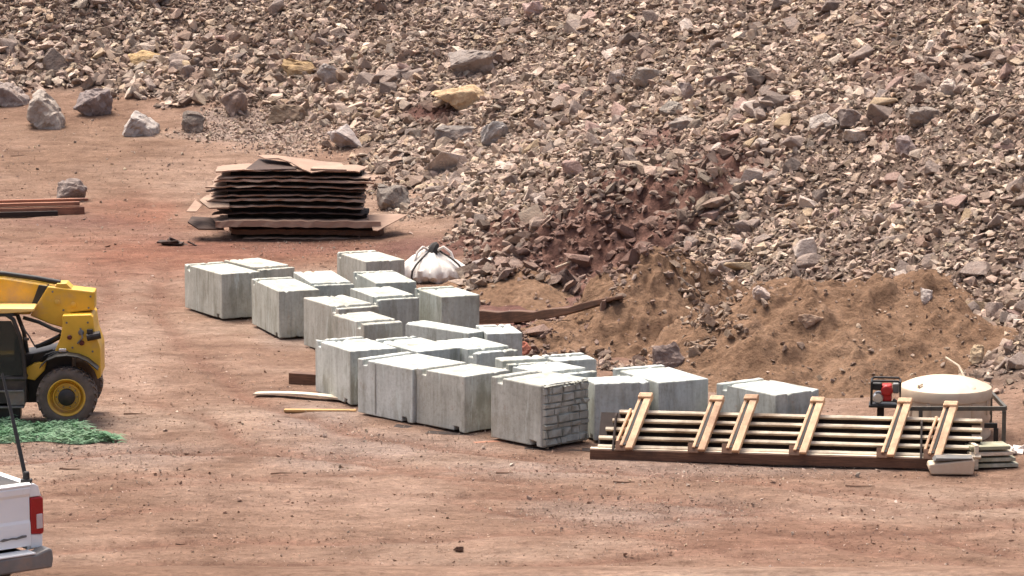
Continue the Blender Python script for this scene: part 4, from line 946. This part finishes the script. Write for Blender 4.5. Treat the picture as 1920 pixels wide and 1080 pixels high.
# steel frame in front of the tank
fy = TY - 1.15
fx = lambda px: (px - 960) / FPX * fy * 1.0
t = empty('tank_frame', (TX, fy, 0), 0, 'dark grey steel frame with a long top bar around the water tank', 'steel frame')
def zf(py): return float(at_d(960, py, fy).z)
zb = zf(766); x0, x1 = fx(1690) - TX, fx(1900) - TX
MB().box(((x0 + x1) / 2, 0, zb), (x1 - x0, .06, .085)).build('top_bar', 'frame_steel', t, 0.008)
for px, py in ((1897, 842), (1738, 850)):
    MB().box((fx(px) - TX, 0, (zb - .05) / 2), (.075, .068, zb - .05)).build('post', 'frame_steel', t, 0.008)
MB().box((fx(1876) - TX, .25, zf(802)), (.26, .06, .10)).build('side_rail', 'black_steel', t, 0.008)
MB().box((fx(1886) - TX, .25, zf(802) / 2 - .05), (.09, .06, zf(802))).build('side_post', 'black_steel', t, 0.008)
MB().box((x1, .95, zb - .002), (.065, 1.8, .09)).build('end_bar', 'frame_steel', t, 0.008)
MB().box((x1, 1.86, (zb - .05) / 2), (.07, .065, zb - .05)).build('post', 'frame_steel', t, 0.008)
# small red engine pump on a post
py_ = fy + .1; ex = (1671 - 960) / FPX * py_; ez = float(at_d(960, 756, py_).z); es = FPX / py_
t = empty('engine_pump', (ex, py_, ez), R_(-8), 'small red engine pump in a black tube frame, left of the water tank', 'pump')
w_, h_ = 54 / es / 2, 46 / es
fr = MB()
for yy in (-.22, .22):
    fr.tube([(-w_, yy, 0), (-w_, yy, h_ - .04), (-w_ + .04, yy, h_), (w_ - .04, yy, h_), (w_, yy, h_ - .04), (w_, yy, 0), (-w_, yy, 0)], .022, 8)
for xx in (-w_, w_):
    for zz in (0, h_ - .03): fr.tube([(xx, -.22, zz), (xx, .22, zz)], .02, 8)
fr.build('roll_frame', 'black_steel', t, 0, True)
MB().box((0, 0, -.03), (2 * w_ + .1, .5, .05)).build('base_plate', 'black_steel', t, 0.01)
MB().box((.02, -.04, .23), (.20, .26, .34)).lathe([(.10, -.2), (.12, -.16), (.12, -.13)], 20, 'Y', (.02, 0, .28)).build('engine', 'red_engine', t, 0.03)
MB().box((-.18, -.05, .36), (.20, .24, .15)).build('fuel_tank', 'black_plastic', t, 0.03)
MB().lathe([(.0, -.22), (.09, -.22), (.11, -.18), (.11, .05)], 20, 'Y', (-.15, 0, .13)).build('pump_housing', 'bright_steel', t, 0, True)
MB().box((.20, -.05, .33), (.13, .22, .20)).build('muffler', 'grey_steel', t, 0.03)
MB().tube([(.15, -.2, .12), (.26, -.22, .05), (.24, -.2, -.05)], .03, 8).build('hose', 'black_plastic', t, 0, True)
MB().box((-.10, .05, -ez / 2 - .06), (.14, .14, ez - .06)).build('stand_post', 'wood_dark', t, 0.01)

# ------------------------------------------------------------ green netting under the telehandler wheel
NX0, NX1, ny_ = -160, 214, 26
P0 = at(100, 818); rows = 30; cols = 110; vs = []; fs = []
for j in range(rows):
    for i in range(cols):
        u = i / (cols - 1); v = j / (rows - 1)
        px = NX0 + (NX1 - NX0) * u; wv = 8 * math.sin(u * 23) + 5 * math.sin(u * 51 + 1); taper = max(0, 1 - max(0, (u - .76) / .24) ** 1.6)
        ybot = 834 + 2 * math.sin(u * 17) - (1 - taper) * 2; ytop = 835 - 27 * taper + wv * .25
        p = at(px, ybot + (ytop - ybot) * v)
        hh = (fbm(np.array([p.x * 2.2]), np.array([p.y * 1.6]), 4, 91)[0]) * .24 * min(1, 4 * v, 5 * (1 - v) + .2) * (0.25 + .75 * taper) + .012
        vs.append((p.x - P0.x, p.y - P0.y, hz(p.x, p.y) + hh))
for j in range(rows - 1):
    for i in range(cols - 1): a = j * cols + i; fs.append((a, a + 1, a + cols + 1, a + cols))
t = empty('green_netting', (P0.x, P0.y, 0), 0, 'crumpled green netting spread on the dirt under the telehandler wheel', 'netting')
MB().add(vs, fs).build('net_sheet', 'netting', t)
V = np.array(vs); r = random.Random(8); mb = MB()
for k in range(2600):
    p = V[r.randrange(len(V))]; a = r.uniform(-.5, .5) + (math.pi if r.random() < .5 else 0); l = r.uniform(.08, .26); z = r.uniform(0, .06)
    dx, dy = math.cos(a) * l, math.sin(a) * l; wv = r.uniform(.006, .014)
    b0 = Vector(p) + Vector((r.uniform(-.08, .08), r.uniform(-.08, .08), z)); m_ = b0 + Vector((dx * .5, dy * .5, r.uniform(.01, .07))); e = b0 + Vector((dx, dy, r.uniform(-.03, .03)))
    o_ = Vector((-dy, dx, l * .6)).normalized() * wv
    mb.add([b0 - o_, b0 + o_, m_ + o_, m_ - o_, e + o_ * .3, e - o_ * .3], [(0, 1, 2, 3), (3, 2, 4, 5)])
o = mb.build('loose_strand', 'netting', t); o['kind'] = 'stuff'

# ------------------------------------------------------------ yellow telehandler, rear end towards the right
q = at(120, 806); WS = FPX / (q.y + .0)
t = empty('telehandler', (q.x, q.y + 1.0, hz(q.x, q.y) + 0.02), R_(4), 'yellow telehandler with its boom lowered, cut off by the left edge of the photo', 'telehandler')
def X_(px): return (px - 120) / WS
def Z_(py): return (806 - py) / WS
def poly(pts): return [(X_(a), Z_(b)) for a, b in pts]
def wheel(x, y, side):
    wr = empty('wheel', (x, y, .61)); wr.parent = t
    R0 = .605
    MB().lathe([(.37, -.17), (.40, -.20), (.50, -.215), (.585, -.17), (R0 - .01, -.12), (R0 - .01, .12), (.585, .17), (.50, .215), (.40, .20), (.37, .17), (.37, -.17)], 56, 'Y', caps=False).build('tyre', 'tyre', wr, 0, True)
    lug = MB()
    for k in range(24):
        for sgn in (-1, 1):
            a = 2 * math.pi * (k + (.25 if sgn > 0 else -.25)) / 24
            T = Matrix.Rotation(a, 4, 'Y') @ Matrix.Translation((R0 - .01, sgn * .10, 0)) @ Matrix.Rotation(sgn * .6, 4, 'X')
            lug.box((0, 0, 0), (.055, .21, .055), T=T)
    lug.build('tread', 'tyre', wr, 0.006)
    MB().lathe([(.36, .17 * side * -1), (.395, side * .20), (.38, side * .21), (.355, side * .18), (.335, side * .04), (.30, side * .03), (.285, side * .12), (.265, side * .125), (.25, side * .07), (.18, side * .09), (.0, side * .09)], 44, 'Y').build('rim', 'yellow_paint', wr, 0, True)
    MB().lathe([(.18, side * .06), (.175, side * .20), (.13, side * .235), (.0, side * .24)], 24, 'Y').build('hub', 'black_steel', wr, 0, True)
    nt_ = MB()
    for k in range(10):
        a = 2 * math.pi * k / 10; nt_.lathe([(.014, side * .09), (.014, side * .115), (0, side * .115)], 8, 'Y', (.215 * math.cos(a), 0, .215 * math.sin(a)))
    nt_.build('wheel_nuts', 'grey_steel', wr)
for x, y, s_ in ((0, -.86, -1), (0, .86, 1), (-3.0, -.86, -1), (-3.0, .86, 1)): wheel(x, y, s_)
ch = MB().prism([(-3.6, .42), (-.62, .42), (-.50, .74), (X_(128), .80), (X_(128), Z_(660)), (-.95, Z_(676)), (-1.3, .95), (-3.6, .95)], -.50, .50, 'Y')
ch.box((0, 0, .60), (.22, 1.4, .22)).box((-3.0, 0, .60), (.22, 1.4, .22)); ch.build('chassis', 'black_steel', t, 0.02)
# rear tower that carries the boom
MB().prism(poly([(112, 598), (166, 597), (170, 602), (173, 632), (181, 655), (183, 664), (183, 718), (176, 722), (171, 706), (158, 690), (140, 681), (112, 676), (94, 672), (108, 640), (112, 615)]), -.62, .62, 'Y').build('rear_tower', 'yellow_paint', t, 0.02)
MB().prism(poly([(40, 700), (56, 690), (80, 686), (77, 702), (58, 722), (42, 718)]), -.70, .70, 'Y').build('side_skirt', 'yellow_paint', t, 0.015)
# boom: fat rear head, then the tube going left
bm_ = MB().prism(poly([(83, 546), (172, 557), (171, 592), (128, 597), (116, 604), (110, 626), (84, 618), (48, 602)]), -.30, .30, 'Y').build('boom_head', 'yellow_paint', t, 0.025)
MB().prism(poly([(-420, 590), (-420, 512), (0, 531), (82, 545), (60, 580), (48, 601)]), -.22, .22, 'Y').build('boom', 'yellow_paint', t, 0.02)
MB().prism(poly([(66, 543), (83, 546), (60, 582), (50, 582), (54, 574)]), -.27, .27, 'Y').build('boom_collar', 'black_plastic', bm_, 0.01)
MB().prism(poly([(100, 541), (118, 541), (128, 551), (96, 548)]), -.26, .26, 'Y').build('boom_lug', 'yellow_paint', bm_, 0.01)
for px, py, rr in ((100, 577, .06), (131, 582, .06)):
    MB().lathe([(rr, 0), (rr, -.02), (rr * .6, -.03), (0, -.03)], 16, 'Y', (X_(px), -.30, Z_(py))).build('pin_boss', 'yellow_paint', bm_, 0, True)
MB().tube([(X_(-200), -.10, Z_(508)), (X_(0), -.10, Z_(523)), (X_(60), -.10, Z_(532)), (X_(106), -.10, Z_(541))], .055, 10).build('boom_hose_cover', 'black_plastic', t, 0, True)
MB().tube([(X_(-200), .02, Z_(514)), (X_(0), .02, Z_(529)), (X_(95), .02, Z_(544))], .03, 8).build('hydraulic_pipe', 'bright_steel', t, 0, True)
MB().tube([(X_(112), -.30, Z_(640)), (X_(84), -.30, Z_(655)), (X_(58), -.30, Z_(662))], .045, 10).build('lift_cylinder', 'black_steel', t, 0, True)
MB().tube([(X_(36), -.42, Z_(604)), (X_(66), -.42, Z_(613)), (X_(92), -.42, Z_(626)), (X_(108), -.42, Z_(632)), (X_(104), -.42, Z_(640)), (X_(88), -.42, Z_(648)), (X_(62), -.42, Z_(660))], .04, 8).build('guard_bar', 'black_plastic', t, 0, True)
# cab with windows
cab = empty('cab', (0, 0, 0)); cab.parent = t
y0, y1 = -.98, -.10
xr0, xr1 = X_(38), X_(24); xl = -2.7
fr = MB()
for yy in (y0 + .04, y1 - .04):
    fr.tube([(X_(42), yy, Z_(712)), (X_(40), yy, Z_(676)), (X_(34), yy, Z_(634)), (X_(22), yy, Z_(600)), (X_(6), yy, Z_(589))], .045, 8)
    fr.tube([(-1.9, yy, Z_(712)), (-1.9, yy, Z_(640)), (-1.75, yy, Z_(592))], .045, 8)
    fr.tube([(-2.6, yy, Z_(740)), (-2.5, yy, Z_(690)), (-2.1, yy, Z_(592))], .045, 8)
    fr.tube([(-2.6, yy, Z_(714)), (X_(42), yy, Z_(714))], .05, 8)
fr.tube([(X_(42), y0, Z_(712)), (X_(42), y1, Z_(712))], .045, 8); fr.tube([(X_(6), y0, Z_(590)), (X_(6), y1, Z_(590))], .045, 8)
fr.build('cab_frame', 'black_plastic', cab, 0, True)
MB().prism(poly([(62, 579), (62, 585), (10, 588), (-130, 589), (-130, 583), (-60, 579), (0, 578)]), y0 - .02, y1, 'Y').build('roof', 'yellow_pale', cab, 0.02)
MB().prism(poly([(-130, 587), (20, 587), (28, 594), (-120, 597)]), y0 + .01, y1 - .02, 'Y').build('roof_lining', 'black_plastic', cab, 0.01)
gl = MB().prism(poly([(40, 708), (38, 676), (31, 634), (18, 603), (-50, 603), (-52, 708)]), y0 + .03, y0 + .045, 'Y').build('side_window', 'cab_glass', cab)
MB().prism([(y0 + .08, Z_(708)), (y1 - .08, Z_(708)), (y1 - .08, Z_(640)), (y0 + .08, Z_(640))], X_(35), X_(35) + .012, 'X').build('rear_window', 'cab_glass', cab)
MB().prism(poly([(44, 712), (44, 760), (-140, 770), (-150, 712)]), y0 + .02, y1 - .02, 'Y').build('cab_base', 'black_plastic', cab, 0.02)
seat = MB().box((-1.25, -.5, Z_(690)), (.5, .5, .16)); seat.box((-1.02, -.5, Z_(665)), (.14, .5, .55)); seat.build('seat', 'black_plastic', cab, 0.05)
MB().tube([(X_(38), y0 - .02, Z_(612)), (X_(52), y0 - .10, Z_(630)), (X_(64), y0 - .10, Z_(652))], .018, 6).build('mirror_arm', 'black_plastic', cab, 0, True)
MB().box((X_(48), y0 - .12, Z_(636)), (.10, .05, .06)).build('mirror', 'black_plastic', cab, 0.015)
# steps and gear below the cab
MB().box((X_(24), -.82, Z_(752)), (.36, .34, .30)).build('battery_box', 'grey_steel', t, 0.02)
for py in (737, 768): MB().box((X_(14), -.92, Z_(py)), (.55, .24, .035)).build('step', 'grey_steel', t, 0.006)
MB().box((X_(-10), -.75, Z_(780)), (.9, .4, .3)).build('fuel_tank', 'black_steel', t, 0.04)
# wheel arch flap, hoses and lights
pts = [(70, 694), (84, 680), (102, 673), (122, 671), (142, 674), (160, 682), (172, 692), (180, 699)]
vs = []; fs = []
for i, (a, b_) in enumerate(pts):
    for yy, dz in ((-1.06, 0), (-.62, 0), (-.62, .03), (-1.06, .03)): vs.append((X_(a), yy, Z_(b_) + dz))
for i in range(len(pts) - 1):
    for j in range(4): fs.append((i * 4 + j, i * 4 + (j + 1) % 4, i * 4 + 4 + (j + 1) % 4, i * 4 + 4 + j))
fs += [(3, 2, 1, 0), tuple((len(pts) - 1) * 4 + k for k in (0, 1, 2, 3))]
MB().add(vs, fs).build('mudguard', 'black_plastic', t, 0.008)
bo_ = MB()
for px, py in ((92, 556), (164, 566), (160, 588), (112, 592), (120, 612), (160, 612), (168, 668), (130, 660), (174, 700), (120, 668)):
    yy = -.30 if py < 600 else -.62
    bo_.lathe([(.022, 0), (.022, -.018), (0, -.02)], 8, 'Y', (X_(px), yy, Z_(py)))
bo_.build('bolts', 'grey_steel', t)
MB().box((X_(112), -.70, Z_(664)), (.16, .10, .08)).build('work_lamp', 'bright_steel', t, 0.02)
for px, py, rr, mt in ((125, 640, .05, 'red_dark'), (148, 651, .055, 'red_dark'), (147, 631, .06, 'grey_steel')):
    MB().lathe([(rr, 0), (rr, -.03), (rr * .7, -.045), (0, -.045)], 18, 'Y', (X_(px), -.62, Z_(py))).build('tail_light' if mt == 'red_dark' else 'hose_fitting', mt, t, 0, True)
MB().tube([(X_(140), -.64, Z_(652)), (X_(150), -.70, Z_(640)), (X_(146), -.66, Z_(622))], .02, 6).build('hose', 'grey_steel', t, 0, True)
MB().tube([(X_(158), -.66, Z_(640)), (X_(184), -.66, Z_(635))], .085, 12).box((X_(164), -.66, Z_(628)), (.12, .12, .08)).build('exhaust_pipe', 'black_steel', t, 0.01)
hs = MB(); r = random.Random(2)
for k in range(5):
    a = r.uniform(56, 90); hs.tube([(X_(a - 8), -.6, Z_(690)), (X_(a), -.66, Z_(674 + r.uniform(-4, 4))), (X_(a + 16), -.62, Z_(668)), (X_(a + 34), -.56, Z_(664))], .02, 6)
hs.build('hydraulic_hose', 'black_plastic', t, 0, True)
MB().box((X_(-90), .75, .95), (2.2, .5, .7)).build('engine_cover', 'yellow_paint', t, 0.06)

# ------------------------------------------------------------ white pickup, tail towards the camera, on its bank
HD = R_(37)
DT = 36.7; cr = at_d(77, 1000, DT)
tz = float(at_d(77, 905, DT).z) - 1.47
ux, uy = math.cos(HD), math.sin(HD)                 # truck right direction
t = empty('pickup_truck', (cr.x - ux * 1.0, cr.y - uy * 1.0, tz), HD, 'white pickup truck seen from behind, cut off by the lower left corner of the photo', 'pickup truck')
# bed: side walls as profile swept along the length
for s_ in (-1, 1):
    pr_ = [(s_ * .80, .62), (s_ * 1.0, .62), (s_ * 1.02, .9), (s_ * 1.0, 1.25), (s_ * .97, 1.43), (s_ * .92, 1.47), (s_ * .82, 1.47), (s_ * .80, 1.40)]
    mb = MB().prism(pr_, .0, 1.9, 'Y'); mb.build('bed_side', 'white_paint', t, 0.012)
MB().box((0, .95, .72), (1.6, 1.86, .08)).build('bed_floor', 'black_plastic', t)
MB().box((0, 1.92, 1.08), (1.9, .05, .72)).build('bed_front', 'white_paint', t, 0.01)
tg = MB().prism([(-.055, .68), (.03, .68), (.03, 1.44), (.01, 1.475), (-.045, 1.465), (-.065, 1.43), (-.06, 1.36), (-.035, 1.32), (-.035, 1.02), (-.05, .98), (-.055, .92)], -.83, .83, 'X').build('tailgate', 'white_paint', t, 0.01)
MB().prism([(-.065, 1.455), (.04, 1.465), (.05, 1.49), (-.03, 1.50), (-.07, 1.48)], -.84, .84, 'X').build('tailgate_cap', 'white_paint', tg, 0.008)
MB().box((0, -.04, 1.22), (.30, .03, .10)).build('tailgate_handle', 'black_plastic', tg, 0.01)
# small dark emblem low on the right of the tailgate
em = MB(); r = random.Random(3)
ep = [(.38, .80), (.44, .825), (.50, .815), (.56, .822), (.62, .815), (.70, .835), (.76, .83), (.76, .805), (.70, .80), (.62, .79), (.54, .80), (.47, .79), (.42, .785)]
em.prism(ep, -.072, -.056, 'Y'); em.build('emblem', 'grey_steel', tg, 0.003)
for s_ in (-1, 1):
    li = MB().prism([(s_ * .835, .83), (s_ * .985, .81), (s_ * 1.02, .83), (s_ * 1.02, 1.28), (s_ * .985, 1.30), (s_ * .835, 1.30)], -.05, .10, 'Y').build('taillight', 'red_lens', t, 0.02)
    MB().box((s_ * .955, -.05, .985), (.085, .03, .19)).build('reverse_lamp', 'clear_lens', li, 0.01)
    MB().prism([(s_ * .835, .64), (s_ * 1.0, .64), (s_ * 1.01, .805), (s_ * .835, .825)], -.03, .06, 'Y').build('corner_panel', 'white_paint', t, 0.01)
    MB().prism([(s_ * .835, 1.305), (s_ * 1.0, 1.305), (s_ * .96, 1.44), (s_ * .90, 1.475), (s_ * .835, 1.475)], -.03, .05, 'Y').build('corner_cap', 'white_paint', t, 0.01)
bp = MB().prism([(-1.03, .40), (1.03, .40), (1.05, .52), (1.04, .64), (.98, .665), (.80, .61), (-.80, .61), (-.98, .665), (-1.04, .64), (-1.05, .52)], -.24, -.02, 'Y').build('rear_bumper', 'grey_bumper', t, 0.03)
MB().prism([(-.25, .612), (-.02, .612), (-.02, .635), (-.25, .635)], -.79, .79, 'X').build('bumper_step', 'white_paint', bp, 0.008)
MB().box((0, .1, .55), (1.5, .3, .12)).build('hitch_beam', 'black_steel', t)
# cab and front end
MB().box((0, .96, 1.46), (1.58, 1.84, .04)).build('bed_cover', 'black_plastic', t, 0.01)
cb = MB().prism([(1.96, .62), (4.45, .62), (4.45, 1.18), (4.15, 1.26), (3.55, 1.86), (3.3, 1.90), (2.2, 1.90), (2.02, 1.84), (1.96, 1.3)], -.93, .93, 'X').build('cab_body', 'white_paint', t, 0.06)
MB().prism([(4.45, .55), (5.75, .55), (5.78, 1.05), (5.6, 1.18), (4.45, 1.22)], -.95, .95, 'X').build('bonnet', 'white_paint', t, 0.06)
MB().prism([(-.75, 1.35), (.75, 1.35), (.66, 1.80), (-.66, 1.80)], 1.94, 1.955, 'Y').build('rear_window', 'cab_glass', cb)
for s_ in (-1, 1):
    MB().prism([(2.15, 1.30), (4.05, 1.28), (3.5, 1.80), (2.25, 1.82)], s_ * .925, s_ * .94, 'X').build('side_window', 'cab_glass', cb)
    MB().box((s_ * 1.08, 3.95, 1.35), (.22, .12, .24)).build('mirror', 'black_plastic', cb, 0.03)
for x, y in ((-.84, 1.05), (.84, 1.05), (-.84, 4.85), (.84, 4.85)):
    s_ = 1 if x > 0 else -1; wr = empty('wheel', (x, y, .41)); wr.parent = t; T = Matrix.Rotation(math.pi / 2, 4, 'Z')
    MB().lathe([(.24, -.13), (.37, -.14), (.405, -.10), (.41, 0), (.405, .10), (.37, .14), (.24, .13), (.24, -.13)], 36, 'Y', T=T, caps=False).build('tyre', 'tyre', wr, 0, True)
    MB().lathe([(.24, -.1), (.24, .1), (.20, .09), (.08, .07), (0, .08)], 24, 'Y', T=T).build('rim', 'grey_steel', wr, 0, True)
MB().box((0, 2.9, .58), (1.5, 5.2, .16)).build('chassis', 'black_steel', t)
# black whip pole on the right rear corner of the bed
wp = empty('whip_pole', (cr.x - ux * .16 - uy * .06, cr.y - uy * .16 + ux * .06, tz + 1.478), 0, 'black whip pole leaning left from the rear corner of the white pickup bed', 'pole')
b0 = wp.location
tip = at_d(4, 700, DT + .3) - b0; mid = at_d(30, 812, DT + .1) - b0
MB().tube([(0, 0, .02), tuple(mid), tuple(tip)], [.028, .026, .016], 8).build('rod', 'black_plastic', wp, 0, True)
MB().box((0, 0, .025), (.14, .10, .05)).lathe([(.045, .05), (.04, .13), (.03, .15), (0, .15)], 14).build('mount', 'black_plastic', wp, 0.01)
